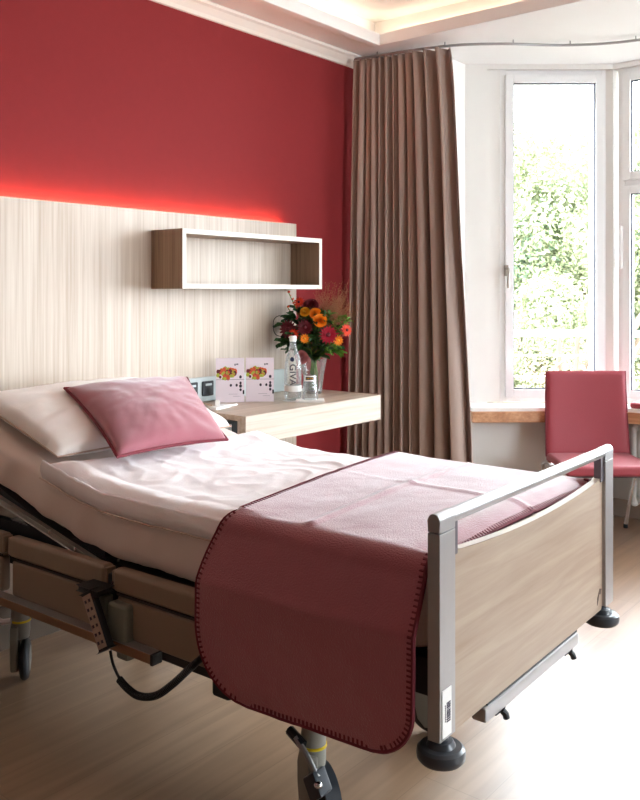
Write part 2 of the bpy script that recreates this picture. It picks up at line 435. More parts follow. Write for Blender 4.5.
# handle on the left stile of window 1
h = MB(); hp = A0+tA*.262+nA*.012
h.obox(V((hp.x, hp.y, 1.535)), tA, nA, V((0, 0, 1)), .028, .012, .07, .005)
q0 = V((hp.x, hp.y, 1.545))-nA*.008
h.tube([q0, q0-nA*.045, q0-nA*.052-V((0, 0, .012)), q0-nA*.05-V((0, 0, .12))], .0085, 10)
bmesh.ops.transform(h.bm, matrix=inv, verts=h.bm.verts); plabel(h.build('handle', mat('brushed handle', (150, 140, 130), .4, metal=.6), wA), 'metal window handle turned down')
wB, invB = window('window_2', A1, tB, nB, .02, 1.04, SZ, WZ1, 2.08)
wB['label'] = 'two-part white window with upper light at the right frame edge'
h = MB(); hp = V((BX-.0, A1.y-.035, 1.68))
h.obox(V((BX+.005, A1.y-.045, 1.68)), tB, nB, V((0, 0, 1)), .026, .03, .27, .008)
bmesh.ops.transform(h.bm, matrix=invB, verts=h.bm.verts); plabel(h.build('handle', 'frame', wB), 'long white lever handle')
window('window_3', A1, tB, nB, 1.08, LB-.02, SZ, WZ1, 2.08)[0]['label'] = 'second two-part window of the bay front'
window('window_4', A1m, tC, nC, .02, LA-.225, SZ, WZ1)[0]['label'] = 'white casement window in the far angled bay wall'

window('added_window_1', V((FX0, -3.2, 0)), V((1, 0, 0)), V((0, -1, 0)), .0, (FX1-FX0)/2, FZ0, FZ1)[0]['label'] = 'unseen white window added opposite the bed to let in daylight'  # unseen pair, added so daylight reaches the footboard, bed and bay walls
window('added_window_2', V((FX0, -3.2, 0)), V((1, 0, 0)), V((0, -1, 0)), (FX1-FX0)/2, FX1-FX0, FZ0, FZ1)[0]['label'] = 'second unseen white window added opposite the bed to let in daylight'
# ceiling with a recessed tray
TX0, TX1, TY0, TY1 = .9, 4.05, -.9, 2.85
c = MB()
c.box(-1.3, TX0, -3.2, 3.15, CZ, CZ+.04); c.box(TX1, 5.8, -3.2, 3.15, CZ, CZ+.04)
c.box(TX0, TX1, TY1, 3.15, CZ, CZ+.04); c.box(TX0, TX1, -3.2, TY0, CZ, CZ+.04)
c.box(-1.3, 5.8, -3.3, 3.3, CZ+.16, CZ+.24)
c.box(TX0-.12, TX0-.1, TY0-.12, TY1+.12, CZ+.04, CZ+.16); c.box(TX1+.10, TX1+.12, TY0-.12, TY1+.12, CZ+.04, CZ+.16)
c.box(TX0-.1, TX1+.1, TY0-.12, TY0-.1, CZ+.04, CZ+.16); c.box(TX0-.1, TX1+.1, TY1+.1, TY1+.12, CZ+.04, CZ+.16)
struct(c.build('ceiling', 'ceiling', smooth=False), 'white ceiling with a recessed lit tray')
c = MB(); tw = .035
for (x0, x1, y0, y1) in ((TX0-tw, TX0+.012, TY0-tw, TY1+tw), (TX1-.012, TX1+tw, TY0-tw, TY1+tw), (TX0+.012, TX1-.012, TY1-.012, TY1+tw), (TX0+.012, TX1-.012, TY0-tw, TY0+.012)):
    c.box(x0, x1, y0, y1, CZ-.018, CZ+.05, .004)
struct(c.build('trim_3', 'ceiling', smooth=False), 'flat white moulding round the ceiling tray')
# cornice along the red wall
prof = [(WY, CZ), (WY, CZ-.068), (WY-.012, CZ-.066), (WY-.02, CZ-.05), (WY-.045, CZ-.022), (WY-.06, CZ-.014), (WY-.06, CZ)]
cm = MB(); cm.prism(prof, -1.3, WX, fn=lambda u, v, h_: V((h_, u, v)))
struct(cm.build('trim_4', 'cornice', smooth=False), 'white cornice along the top of the red wall')

# LED strips in the tray
led = thing('led_strip', 'warm glowing LED strip hidden round the ceiling tray', 'light', (0, 0, 0))
for (x0, x1, y0, y1) in ((TX0-.085, TX0-.07, TY0, TY1), (TX1+.07, TX1+.085, TY0, TY1), (TX0, TX1, TY1+.07, TY1+.085), (TX0, TX1, TY0-.085, TY0-.07)):
    MB().box(x0, x1, y0, y1, CZ+.055, CZ+.07).build('light_strip', emit('tray led', (1, .76, .54), 4), led, smooth=False)

# curtain track
tr = [V((4.16, 3.12, 0)), V((4.20, 2.9, 0)), V((4.24, 2.65, 0)), V((4.31, 2.45, 0)), V((4.44, 2.26, 0)), V((4.58, 2.12, 0)), V((4.70, 1.98, 0)), V((4.80, 1.80, 0)), V((4.85, 1.6, 0)), V((4.87, 1.3, 0)), V((4.87, .3, 0)), V((4.8, .05, 0)), V((4.4, -.3, 0))]
def smoothpath(p, n=8):
    out = []
    for i in range(len(p)-1):
        a = p[max(i-1, 0)]; b_ = p[i]; c_ = p[i+1]; d = p[min(i+2, len(p)-1)]
        for k in range(n):
            t = k/n; out.append(.5*((2*b_)+(-a+c_)*t+(2*a-5*b_+4*c_-d)*t*t+(-a+3*b_-3*c_+d)*t**3))
    out.append(p[-1]); return out
tp = [V((p.x, p.y, CZ-.024)) for p in smoothpath(tr)]
track = MB(); track.tube(tp, .008, 8)
for k in range(6, len(tp), 14): track.tube([tp[k], tp[k]+V((0, 0, .024))], .004, 6)
tag(track.build('curtain_track', 'alu'), 'slim metal curtain track curving along the ceiling into the bay', 'curtain track')

# curtain
random.seed(3)
cpath = smoothpath([V((4.15, 3.09, 0)), V((4.19, 2.9, 0)), V((4.215, 2.75, 0)), V((4.235, 2.60, 0)), V((4.25, 2.50, 0))], 20)
cum = [0]
for i in range(1, len(cpath)): cum.append(cum[-1]+(cpath[i]-cpath[i-1]).length)
def onpath(s):
    d = s*cum[-1]
    for i in range(1, len(cpath)):
        if cum[i] >= d:
            f = (d-cum[i-1])/(cum[i]-cum[i-1]); p = cpath[i-1].lerp(cpath[i], f); t = (cpath[i]-cpath[i-1]).normalized(); return p, t
    return cpath[-1], (cpath[-1]-cpath[-2]).normalized()
# pleat phase: dense pleats first, broad ones at the room side
marks = [0, .075, .145, .21, .28, .35, .42, .49, .56, .65, .76, .89, 1.0]
def phase(s):
    for i in range(len(marks)-1):
        if s <= marks[i+1]: return i+(s-marks[i])/(marks[i+1]-marks[i])
    return len(marks)-1
amps = [.034, .042, .034, .045, .037, .042, .034, .045, .042, .055, .055, .065, .04]
def cur(s, zz):
    z = .02+zz*(CZ-.07); k = 1-zz
    s2 = s+.004*math.sin(9*zz+14*s)*k
    s2 = min(max(s2, 0), 1)
    p, t = onpath(s2); nrm = V((-t.y, t.x, 0)); nrm = nrm if nrm.x < 0 else -nrm
    ph = phase(s2); a = amps[min(int(ph), 12)]
    wav = math.sin(2*PI*ph+.5*math.sin(3*zz+ph))
    wav = math.copysign(abs(wav)**.75, wav)
    disp = a*(.8+.35*k)*wav+.008*noise.noise(V((s*14, z*1.4, 3)))
    sh = .25*a*math.sin(4*PI*ph+1.2)
    flare = -.16*k**.7*(s2**1.5)+.03*k*(1-s2)
    q = p+nrm*(disp+.02+.03*k)+t*(sh)+V((-.2*flare*0, flare, 0))
    q.z = z; return q
cm = MB(); cm.grid(cur, 520, 46, uv=lambda a, b_: (a, b_*2.8))
cu = cm.build('curtain', 'curtain', normals=False, angle=80)
so = cu.modifiers.new('thick', 'SOLIDIFY'); so.thickness = .002
tag(cu, 'floor-length striped taupe curtain gathered in the corner beside the window', 'curtain')

# ------------------------------------------------------------------ wood wall panel, lit from behind
pn = thing('headboard_panel', 'large pale oak wall panel behind the bed with red glow along its top', 'wall panel', (2.0, 3.10, 0))
MB().box(-1.7, 1.60, -.01, .01, .03, 1.775, .001, 1).build('board', 'panel', pn, smooth=False)
MB().box(-1.7, 1.60, -.022, -.01, 0, .17).build('plinth', 'greige_dark', pn, smooth=False)
for z in (.03, 1.60): MB().box(-1.7, 1.55, .01, .05, z, z+.04).build('batten', 'brownoak', pn, smooth=False)
MB().box(-1.65, 1.52, .022, .030, 1.745, 1.757).build('led_strip', emit('panel led', (1, .42, .22), 44), pn, smooth=False)
# wall shelf box
sh = thing('wall_shelf', 'open oak box shelf mounted on the pale wood panel', 'shelf', (3.07, 2.985, 1.415))
hx, hy, hz, t_ = .492, .105, .268, .022
MB().box(-hx, -hx+t_, -hy, hy, 0, hz).build('side_panel', 'brownoak', sh, smooth=False)
MB().box(hx-t_, hx, -hy, hy, 0, hz).build('side_panel', 'brownoak', sh, smooth=False)
MB().box(-hx+t_, hx-t_, -hy, hy, 0, t_).build('bottom_board', 'brownoak', sh, smooth=False)
MB().box(-hx+t_, hx-t_, -hy, hy, hz-t_, hz).build('top_board', 'brownoak', sh, smooth=False)
MB().box(-hx+t_, hx-t_, hy-.01, hy-.002, t_, hz-t_).build('back_panel', 'panel', sh, smooth=False)
e_ = MB(); e_.box(-hx, hx, -hy-.002, -hy, 0, t_).box(-hx, hx, -hy-.002, -hy, hz-t_, hz).box(-hx, -hx+t_, -hy-.002, -hy, t_, hz-t_).box(hx-t_, hx, -hy-.002, -hy, t_, hz-t_)
plabel(e_.build('front_edging', 'shelf_edge', sh, smooth=False), 'pale front edging')

# bedside table fixed to the wall
TZ = .865
tb = thing('bedside_table', 'wall-mounted pale oak bedside table with a thick front edge', 'table', (3.17, 2.8325, .738))
TH, TD, TW = .127, .2575, .5035
MB().box(-TW, TW, -TD, -TD+.024, 0, TH, .001, 1).build('front_board', 'panelX', tb, smooth=False)
MB().box(-TW, TW, -TD+.024, TD, TH-.024, TH, .001, 1).build('tabletop', woodmat('oak top', (168, 146, 126), (188, 168, 149), (204, 186, 168), 'X', 60, 1.4, rough=.35), tb, smooth=False)
MB().box(-TW, TW, -TD+.024, TD, 0, .02).build('bottom_board', 'panelX', tb, smooth=False)
MB().box(TW-.023, TW, -TD+.024, TD, .02, TH-.024).build('side_panel', 'panelX', tb, smooth=False)
MB().box(-TW, -TW+.018, -TD+.024, -TD+.05, .02, TH-.024).build('side_panel', 'panelX', tb, smooth=False)
s1 = MB().box(-TW+.003, -TW+.04, -TD+.05, TD-.01, .02, TH-.03).build('socket_box', mat('graphite plastic', (62, 70, 74), .4), tb, smooth=False)
for y in (-.17, -.06, .05): MB().box(-TW-.001, -TW+.003, y, y+.07, .035, .085, .002).build('socket', 'socket_rail', s1)

# socket rail on the panel
sr = thing('socket_rail', 'pale grey wall rail with black sockets above the bedside table', 'socket rail', (3.03, 3.075, .868))
MB().box(-.42, .44, -.012, .013, 0, .118, .003).build('rail', 'socket_rail', sr)
for x in (-.335, -.232, -.128):
    k = MB().box(x-.036, x+.036, -.022, -.012, .028, .1, .004).build('socket', mat('black socket', (38, 40, 44), .35), sr)
    MB().box(x-.02, x+.02, -.025, -.022, .078, .088).build('label_strip', 'socket_rail', k)
    MB().lathe([(.019, -.023), (.019, -.0225), (.016, -.0225)], (x, 0, .052), 'Y', 20).build('socket_well', 'black', k)

# ------------------------------------------------------------------ hospital bed (local frame: x across, y towards the head)
BL, BR = V((2.048, .955, 0)), math.radians(1.3)
bed = thing('hospital_bed', 'adjustable hospital bed with oak footboard and side rails', 'bed', BL, BR)
def zb(y):      # underside of the mattress: flat, then the raised head end
    pts = [(-1, .607), (1.0, .607), (1.13, .612), (1.25, .628), (1.344, .65), (1.53, .695), (1.70, .747), (1.97, .832), (3, 1.15)]
    for (a, u), (b_, v) in zip(pts, pts[1:]):
        if y <= b_:
            t = (y-a)/(b_-a); return u+(v-u)*t
MT = .168
# footboard
fb = MB()
top = [(x/20*.461, .826+.024*(x/20)**2+(.004 if abs(x) > 18 else 0)) for x in range(-20, 21)]
fb.prism([(-.461, .463), (.461, .463)]+[(x, z) for x, z in reversed(top)], -.010, .010, fn=lambda u, v, h_: V((u, h_, v)))
fbo = fb.build('footboard', 'footwood', bed, smooth=False)
ed = MB(); ed.grid(lambda a, b_: V((-.461+.922*a, -.0105+.021*b_, .8265+.024*(2*a-1)**2+.0006+(.004 if abs(2*a-1) > .9 else 0))), 40, 2)
plabel(ed.build('edging', 'shelf_edge', fbo, normals=False), 'pale top edging')
# small mark on the panel
mk = MB(); pts = [(-.014, 0), (.006, .024), (.020, .020), (.012, .006), (.002, .008), (-.006, -.008), (-.015, -.020)]
mk.prism(pts, -.0112, -.0102, fn=lambda u, v, h_: V((.425+u, h_, .505+v)))
plabel(mk.build('emblem', mat('emblem print', (84, 66, 58), .6), fbo, smooth=False), 'small dark printed emblem')
for s in (-1, 1):
    x0, x1 = (s*.487-.033, s*.487+.033)
    p = MB().box(x0, x1, -.020, .010, .469, .900, .002).build('foot_post', 'alu', bed)
    arc = [(-.020, .902), (.010, .902)]+[(-.005+.015*math.cos(a), .926+.015*math.sin(a)) for a in [i*PI/12 for i in range(13)]]
    MB().prism(arc, x0, x1, fn=lambda u, v, h_: V((h_, u, v)), bev=.0025).build('end_cap', 'alu', p, angle=30)
    rc = (s*.485-(.003 if s < 0 else .024), -.004, .010)
    rb = MB().lathe([(.014, .462), (.016, .454), (.025, .452), (.029, .446), (.031, .441), (.044, .440), (.050, .435), (.052, .426), (.051, .416), (.045, .409), (.03, .406), (.001, .406)], rc, 'Z', 36).build('bumper_roller', 'bumper', p)
    MB().box(s*.444-.012, s*.444+.012, -.014, .008, .840, .912, .002).build('rail_bracket', mat('grey bracket', (104, 98, 104), .4, metal=.4), bed)
    if s < 0:
        st_ = MB().box(x0+.008, x0+.046, -.0215, -.0198, .476, .575).build('barcode_label', 'plastic_white', p, smooth=False)
        bars = MB(); z = .505; random.seed(5)
        while z < .545:
            hgt = random.choice((.0012, .002, .003)); bars.box(x0+.025, x0+.041, -.0222, -.0214, z, z+hgt); z += hgt+random.choice((.001, .0016))
        for k in range(9): bars.box(x0+.018, x0+.021, -.0222, -.0214, .508+k*.004, .5105+k*.004)
        bars.build('barcode', 'dark_ink', st_, smooth=False)
rl = MB(); rl.tube([(-.456, -.005, .924), (.456, -.005, .924)], .0155, 20); rl.build('top_rail', 'alu', bed)
bmr = MB().box(-.31, .25, -.018, .02, .426, .459, .006).build('foot_beam', 'alu', bed)
MB().box(-.29, .25, -.012, .012, .459, .463).build('rubber_strip', 'black', bmr, smooth=False)
for x in (-.215, .20):
    k = MB(); k.box(x-.03, x+.02, -.012, .012, .417, .427, .003); k.tube([(x+.0, -.012, .420), (x+.004, -.018, .412), (x+.006, -.020, .402)], .008, 10)
    k.build('release_lever', 'black', bmr)
# platform frame
pf = MB()
for s in (-1, 1): pf.box(s*.42-.02, s*.42+.02, .05, 1.13, .555, .6, .004)
for y in (.06, .35, .64, .93, 1.13): pf.box(-.4, .4, y-.015, y+.015, .562, .598)
pf.box(-.40, .40, .07, 1.13, .598, .603)
pf.build('platform', 'dark_steel', bed)
tg = math.atan2(.32, 1)
bkf = MB()
def zc(y): return zb(y)-.004
for s in (-1, 1):
    for yy0, yy1 in ((1.14, 1.34), (1.34, 1.55), (1.55, 1.72), (1.72, 1.95)):
        a = V((s*.435, yy0, zc(yy0)-.024)); b_ = V((s*.435, yy1, zc(yy1)-.024)); d = (b_-a)
        bkf.obox((a+b_)/2, d, V((1, 0, 0)), d.cross(V((1, 0, 0))), d.length+.01, .03, .045)
for yy in (1.2, 1.4, 1.6, 1.8, 1.94): bkf.box(-.42, .42, yy-.02, yy+.02, zc(yy)-.03, zc(yy)-.012)
bkf.build('backrest_frame', 'dark_steel', bed)
# visible light bar running below the raised backrest
a = V((-.462, 1.13, .590)); b_ = V((-.462, 1.95, .768)); d = b_-a
lb = MB().obox((a+b_)/2, d, V((1, 0, 0)), d.cross(V((1, 0, 0))), d.length, .012, .02, .003); lb.build('backrest_bar', 'steel', bed)
for y in (1.27, 1.40): MB().lathe([(.008, -.462), (.008, -.468), (.004, -.470)], (0, y, zb(y)-.012), 'X', 12).build('bolt', 'chrome', bed)
MB().obox((-.43, 1.60, .64), (0, .82, -.3), (1, 0, 0), (0, .3, .82), .11, .008, .05, .004).build('gas_spring_plate', 'alu', bed)
# lifting gear and base
for y in (.62, 1.45): MB().box(-.10, .10, y, y+.18, .335, .56, .008).build('lifting_column', 'steel', bed)
bs = MB()
for s in (-1, 1): bs.box(s*.27-.02, s*.27+.02, .46, 1.86, .275, .325, .004)
for y in (.47, .80, 1.55, 1.85): bs.box(-.27, .27, y-.025, y+.025, .285, .335, .004)
bs.build('base_frame', 'dark_steel', bed)
MB().box(-.30, -.22, .79, .86, .235, .29, .01).build('junction_box', 'black', bed)
# head end board
MB().box(-.46, .46, 1.99, 2.01, .46, .90, .004).build('headboard', 'footwood', bed, smooth=False)
for s in (-1, 1): MB().box(s*.485-.024, s*.485+.024, 1.98, 2.02, .464, .93, .006).build('head_post', 'alu', bed)
hb = MB()
for s in (-1, 1): hb.box(s*.40-.02, s*.40+.02, .02, 1.99, .505, .55, .004); MB().box(s*.43-.012, s*.43+.012, 1.16, 1.98, .50, .64).build('frame_side_plate', 'dark_steel', bed)
hb.box(-.4, .4, .02, .05, .505, .55).build('lower_frame', 'dark_steel', bed)
# side rails
def rail(s, y0, y1, ends=True):
    xs = sorted((s*.472, s*.514)); xi = sorted((s*.474, s*.507))
    r = MB(); r.box(xs[0], xs[1], y0, y1, .556, .622, .014, 4)
    r.box(xi[0], xi[1], y0+.01, y1-.01, .432, .546, .01, 3)
    r.box(xi[0]+.006, xi[1]-.006, y0+.02, y1-.02, .54, .56)
    o = r.build('side_rail', 'taupe', bed)
    gr = MB(); g0 = s*.5078; gr.box(min(g0, g0-s*.006), max(g0, g0-s*.006), y0+.012, y1-.012, .5475, .5545); gr.build('groove_seal', 'dark_seal', o)
    for y in (y0, y1): MB().box(xs[0]+.004, xs[1]-.004, y-.006, y+.006, .562, .616, .004).build('end_cap', 'taupe', o)
for s in (-1, 1):
    rail(s, .14, 1.038); rail(s, 1.072, 1.555); rail(s, 1.588, 1.97)
    r = MB(); x = sorted((s*.488, s*.532)); r.box(x[0], x[1], 1.045, 1.075, .425, .545, .003); r.box(x[0]-.002 if s < 0 else x[0], x[1] if s < 0 else x[1]+.002, .955, 1.035, .40, .535, .01, 3)
    r.box(x[0], x[1], .95, 1.0, .385, .41, .008)
    r.build('rail_bracket', 'bracket', bed)
    t = MB()
    xx = s*.5; xx = s*.54; t.box(min(xx, xx-s*.034), max(xx, xx-s*.034), .846, 1.97, .409, .435, .003)
    to = t.build('accessory_rail', 'brass', bed)
    MB().box(xx-s*.017-.018, xx-s*.017+.018, .838, .848, .407, .437, .002).build('end_plug', 'black', to)
    g = MB(); g.box(min(xx-s*.002, xx-s*.034), max(xx-s*.002, xx-s*.034), .85, 1.95, .4345, .4365); plabel(g.build('rail_top_strip', 'alu', to), 'bright metal strip')
    cl = MB(); cl.box(s*.485-.02, s*.485+.02, 1.04, 1.07, .50, .60, .005)
    cl.build('rail_hinge', 'dark_steel', bed)
    lk = MB(); lk.tube([(s*.51, 1.036, .585), (s*.515, 1.046, .563), (s*.513, 1.055, .545)], .003, 8)
    lk.build('latch_pin', 'chrome', bed)
    MB().tube([(s*.5, 1.0, .43), (s*.48, 1.0, .50), (s*.42, 1.0, .56)], .012, 8).build('rail_arm', 'dark_steel', bed)
MB().tube([(-.59, 1.97, .405), (-.60, 1.45, .400), (-.58, 1.43, .402)], .009, 10).build('drainage_bar_holder', 'alu', bed)
# casters
def caster(x, y, rot, pedal=False):
    e = bpy.data.objects.new('caster', None); C.objects.link(e); e.parent = bed; e.location = (x, y, 0); e.rotation_euler = (0, 0, rot); e.empty_display_size = .03
    MB().lathe([(.012, .285), (.03, .28), (.033, .24), (.033, .18), (.030, .15), (.001, .15)], (0, 0, 0), 'Z', 24).build('stem', 'housing', e)
    MB().lathe([(.0335, .208), (.0355, .209), (.0355, .215), (.0335, .216)], (0, 0, 0), 'Z', 24).build('ring', 'yellow', e)
    # housing shell: a rounded fork cheek beside the wheel
    pr = [(.032, .20), (.04, .16), (.045, .11), (.035, .06), (.012, .035), (-.02, .035), (-.04, .07), (-.042, .13), (-.034, .20)]
    MB().prism([(u-.01, v) for u, v in pr], -.034, -.006, fn=lambda u, v, h_: V((h_, u, v)), bev=.006).build('fork', 'housing', e)
    MB().lathe([(.001, 0), (.05, 0), (.066, .004), (.073, .012), (.075, .018), (.073, .024), (.066, .032), (.05, .036), (.001, .036)], (-.002, -.012, .0755), 'X', 40).build('wheel', 'black', e)
    MB().lathe([(.001, .034), (.03, .037), (.045, .036), (.001, .04)], (-.002, -.012, .0755), 'X', 24).build('hub_cap', 'housing', e)
    fn = MB(); A = [math.radians(d) for d in range(20, 171, 10)]
    outer = [(-.012+.086*math.cos(t), .0755+.086*math.sin(t)) for t in A]; inner = [(-.012+.079*math.cos(t), .0755+.079*math.sin(t)) for t in reversed(A)]
    if pedal:
        fn.prism(outer+inner, -.004, .038, fn=lambda u, v, h_: V((h_, u, v))); fn.build('mudguard', 'bumper', e)
for x, y, r, p in ((-.292, .49, math.radians(-28), True), (.29, .49, .3, True), (-.268, 1.86, math.radians(-38), False), (.285, 1.85, .5, False)): caster(x, y, r, p)
pd = MB(); pd.tube([(-.335, .515, .238), (-.348, .47, .215), (-.358, .425, .175)], .008, 8); plabel(pd.build('pedal_arm', 'steel', bed), 'grey metal brake arm')
MB().tube([(-.325, .545, .245), (-.335, .49, .225)], .013, 8).build('brake_pivot', 'black', bed)
pd = MB(); pd.obox((-.352, .43, .155), (-.1, -.35, -.45), (1, 0, 0), (0, .45, -.35), .06, .05, .045, .006)
pdl = pd.build('brake_pedal', 'bumper', bed)
MB().sphere((-.378, .408, .172), .011, (1, 1, .8)).build('pedal_rivet', 'chrome', pdl)
# ------------------------------------------------------------------ bedding (same frame as the bed)
def inbed(o): o.location = BL; o.rotation_euler = (0, 0, BR); return o

# mattress: rounded box swept along the bed, softly creased
def mattress():
    m = MB(); NY, NP = 150, 84
    w_, r_ = .455, .045
    rings = []
    for i in range(NY+1):
        y = .045+i/NY*1.925
        e = min(y-.045, 1.97-y); sh_ = .03*(1-min(e/.04, 1))**2
        base, hh = zb(y), MT
        ring = []
        per = []
        for k in range(NP):
            # superellipse outline
            a = 2*PI*k/NP; ca, sa = math.cos(a), math.sin(a)
            px = math.copysign(abs(ca)**.13, ca)*(w_-sh_); pz = math.copysign(abs(sa)**.42, sa)*(hh/2-sh_)
            per.append((px, pz))
        for px, pz in per:
            side = abs(px)/w_
            bulge = .012*(1-(pz/(hh/2))**2)*math.copysign(1, px) if side > .8 else 0
            wr = 0
            if side > .9:
                wr = .005*fbm(y*13+pz*7, pz*3, 1)+.0045*math.sin(y*24+3*math.sin(y*5)+pz*14)*max(0, min(1, (y-1.0)*4))
            zz = base+hh/2+pz
            zz += .004*fbm(px*5, y*5, 4) if pz > 0 else .004*fbm(y*8, 2, 7)
            ring.append(m.bm.verts.new(V((px+bulge+wr, y, zz))))
        rings.append(ring)
    m.ring_faces(rings); return m
mt = inbed(mattress().build('mattress', 'sheet', angle=70))
tag(mt, 'mattress in a pale fitted sheet on the hospital bed, head end raised', 'mattress')
# fitted-sheet seam along the top edge
sm = MB(); sm.tube([(-.452+.003*fbm(y*9, 1), y, zb(y)+MT-.035+.003*fbm(y*7, 2)) for y in [.08+i*.02 for i in range(93)]], .0035, 6)
sm.build('seam', 'sheet', mt)

def mtop(y): return zb(y)+MT
def duvet():
    m = MB()
    x0, x1, y0, y1 = -.468, .49, .30, 1.40
    def edge(a): return max(0.0, 1-abs(2*a-1)**14)**.5
    def top_(a, b_):
        x = x0+(x1-x0)*a; y = y0+(y1-y0)*b_
        # corner of the head edge swings a little back on the near side
        y += .035*(1-a)**3*b_-.02*math.sin(a*3)*b_
        ex = edge(a); ey = edge(b_); e = min(ex, ey)
        z = mtop(y)-.004+(.046*e)
        # downs: broad puffs and sharp creases
        z += .006*fbm(x*3.2, y*3.0, 2)*e
        rd = 1-abs(noise.noise(V((x*4+y*5.5, y*7-x*5, 5.5)))); z += .004*max(0, rd-.72)/.28*e
        rd = 1-abs(noise.noise(V((x*11-y*3, y*8+x*3, 1.5)))); z += .002*max(0, rd-.7)/.3*e
        # second layer fold along the near edge
        if a < .1: z += .008*math.sin(a/.1*PI)*ey
        x -= .010*(1-e)*0
        if a < .02: x += .006*fbm(y*6, 3)
        return V((x, y, z))
    NU, NV = 150, 170
    g = m.grid(top_, NU, NV)
    def bot(a, b_):
        p = top_(a, b_); x = x0+(x1-x0)*a; e = min(edge(a), edge(b_)); p.z = mtop(p.y)-.002-(.004*e) if e > 0 else p.z
        if a < .001 or a > .999: p.z = mtop(p.y)-.004
        return p
    g2 = m.grid(bot, 30, 34, flip=True)
    return m
dv = inbed(duvet().build('duvet', 'duvet', angle=80, normals=False))
tag(dv, 'creased white duvet covering the middle of the bed', 'duvet')
hm = MB(); hm.grid(lambda a, b_: V((-.472-.008*math.sin(b_*PI)+.003*fbm(a*14, 2), .60+.83*a, mtop(.60+.83*a)+.036-.058*b_+.005*fbm(a*7, 6))), 110, 8)
o = hm.build('duvet_hem', 'duvet', dv, normals=False); so = o.modifiers.new('t', 'SOLIDIFY'); so.thickness = .006
sm = MB(); sm.tube([(-.481, .60+.83*a, mtop(.60+.83*a)-.019+.004*fbm(a*14, 3)) for a in [i/60 for i in range(61)]], .0028, 6); sm.build('seam', mat('seam shade', (206, 182, 168), .8), dv)

def pad(c00, c10, c11, c01, T, n=46, wr=.006, seed=0, pinch=.05, ex=.42, up=None, bend=None):
    """stuffed cushion between four corners; returns builder and its boundary points"""
    c00, c10, c11, c01 = map(V, (c00, c10, c11, c01))
    nrm = up or ((c10-c00).cross(c01-c00)).normalized()
    ctr = (c00+c10+c11+c01)/4
    def base(u, v):
        a, b_ = 2*u-1, 2*v-1
        # sides bow inwards between the corners
        uu = .5+a/2*(1-pinch*(1-b_*b_)); vv = .5+b_/2*(1-pinch*(1-a*a))
        p = c00*(1-uu)*(1-vv)+c10*uu*(1-vv)+c11*uu*vv+c01*(1-uu)*vv
        if bend: p = p+bend(u, v)
        return p
    def f(sgn):
        def g(u, v):
            a, b_ = 2*u-1, 2*v-1
            h_ = T*(max(0, 1-a*a)*max(0, 1-b_*b_))**ex
            p = base(u, v)
            w_ = wr*fbm(a*2.4+seed, b_*2.4, seed)*(h_/T)
            # folds running in from the corners
            r_ = noise.noise(V((math.atan2(b_, a)*4.5, (a*a+b_*b_)**.5*.9, seed)))
            w_ += wr*1.1*r_*min(1, (a*a+b_*b_))*(h_/T)**.5
            return p+nrm*(sgn*h_+w_*(sgn > 0))
        return g
    m = MB(); m.grid(f(1), n, n); m.grid(f(-.55), n, n, flip=True)
    bmesh.ops.remove_doubles(m.bm, verts=m.bm.verts, dist=.0004)
    bd = [base(t/24, 0) for t in range(24)]+[base(1, t/24) for t in range(24)]+[base(1-t/24, 1) for t in range(24)]+[base(0, 1-t/24) for t in range(24)]
    return m, bd
pl, bd = pad((-.43, 1.41, mtop(1.41)+.045), (.36, 1.41, mtop(1.41)+.045), (.38, 1.90, mtop(1.90)+.045), (-.43, 1.90, mtop(1.90)+.045), .075, pinch=.02, ex=.33, seed=3, wr=.009)
po = inbed(pl.build('pillow', 'pillow', angle=80)); tag(po, 'flat white bed pillow lying at the raised head end', 'pillow')
sm = MB(); sm.tube(bd, .003, 6, closed=True); sm.build('seam', mat('pillow seam', (196, 168, 150), .8), po)
cs, bd = pad((-.335, 1.235, .885), (.135, 1.215, .878), (.335, 1.63, 1.055), (-.195, 1.70, 1.055), .075, pinch=.07, ex=.42, seed=9, wr=.006)
co = inbed(cs.build('throw_cushion', 'cushion', angle=80)); tag(co, 'square dusty rose cushion with dark piping leaning on the white pillow', 'cushion')
pp = MB(); pp.tube(bd, .0055, 8, closed=True); plabel(pp.build('piping', 'piping', co), 'dark red piping')

# blanket across the foot end: a flat cloth with round corners, laid over the bed
ZT = .838
HEM = .40
def path_pt(b_):
    """b_ in metres from the far hem: up the far side, across, down the near side -> (x, z, nx, nz)"""
    far, flat, rad = .20, .90, .045
    arc = rad*PI/2
    if b_ < far: return .495, ZT-rad-(far-b_)
    b_ -= far
    if b_ < arc:
        t = b_/rad; return .495-rad+rad*math.cos(t), ZT-rad+rad*math.sin(t)
    b_ -= arc
    if b_ < flat: return .45-b_, ZT+.010*math.sin(b_/flat*PI)
    b_ -= flat
    if b_ < arc:
        t = b_/rad; return -.45-rad*math.sin(t), ZT-rad+rad*math.cos(t)
    b_ -= arc
    return -.495-.045*min(1, b_/.12), ZT-rad-b_
FAR, FLAT, ARC = .20, .90, .045*PI/2
SIDE = ZT-.045-HEM
LB_ = FAR+FLAT+2*ARC+SIDE
def yl(b_):   # head-side border, slanting towards the head end as it hangs
    if b_ < FAR+ARC+FLAT: return .705-.095*((b_-FAR-ARC)/FLAT) if b_ > FAR+ARC else .705
    t = (b_-FAR-ARC-FLAT)/(SIDE+ARC); return .61+.060*math.sin(min(1, t*2.2)*PI/2)
def yr(b_):
    if b_ < FAR+ARC+FLAT: return .030
    return .030
RC = .17
def outline(b_):
    y1, y0 = yl(b_), yr(b_)
    e = LB_-b_
    if e < RC: k = RC-math.sqrt(max(0, RC*RC-(RC-e)**2)); y1 -= k*1.0
    r2 = .10
    if e < r2: k = r2-math.sqrt(max(0, r2*r2-(r2-e)**2)); y0 += k
    return y0, y1
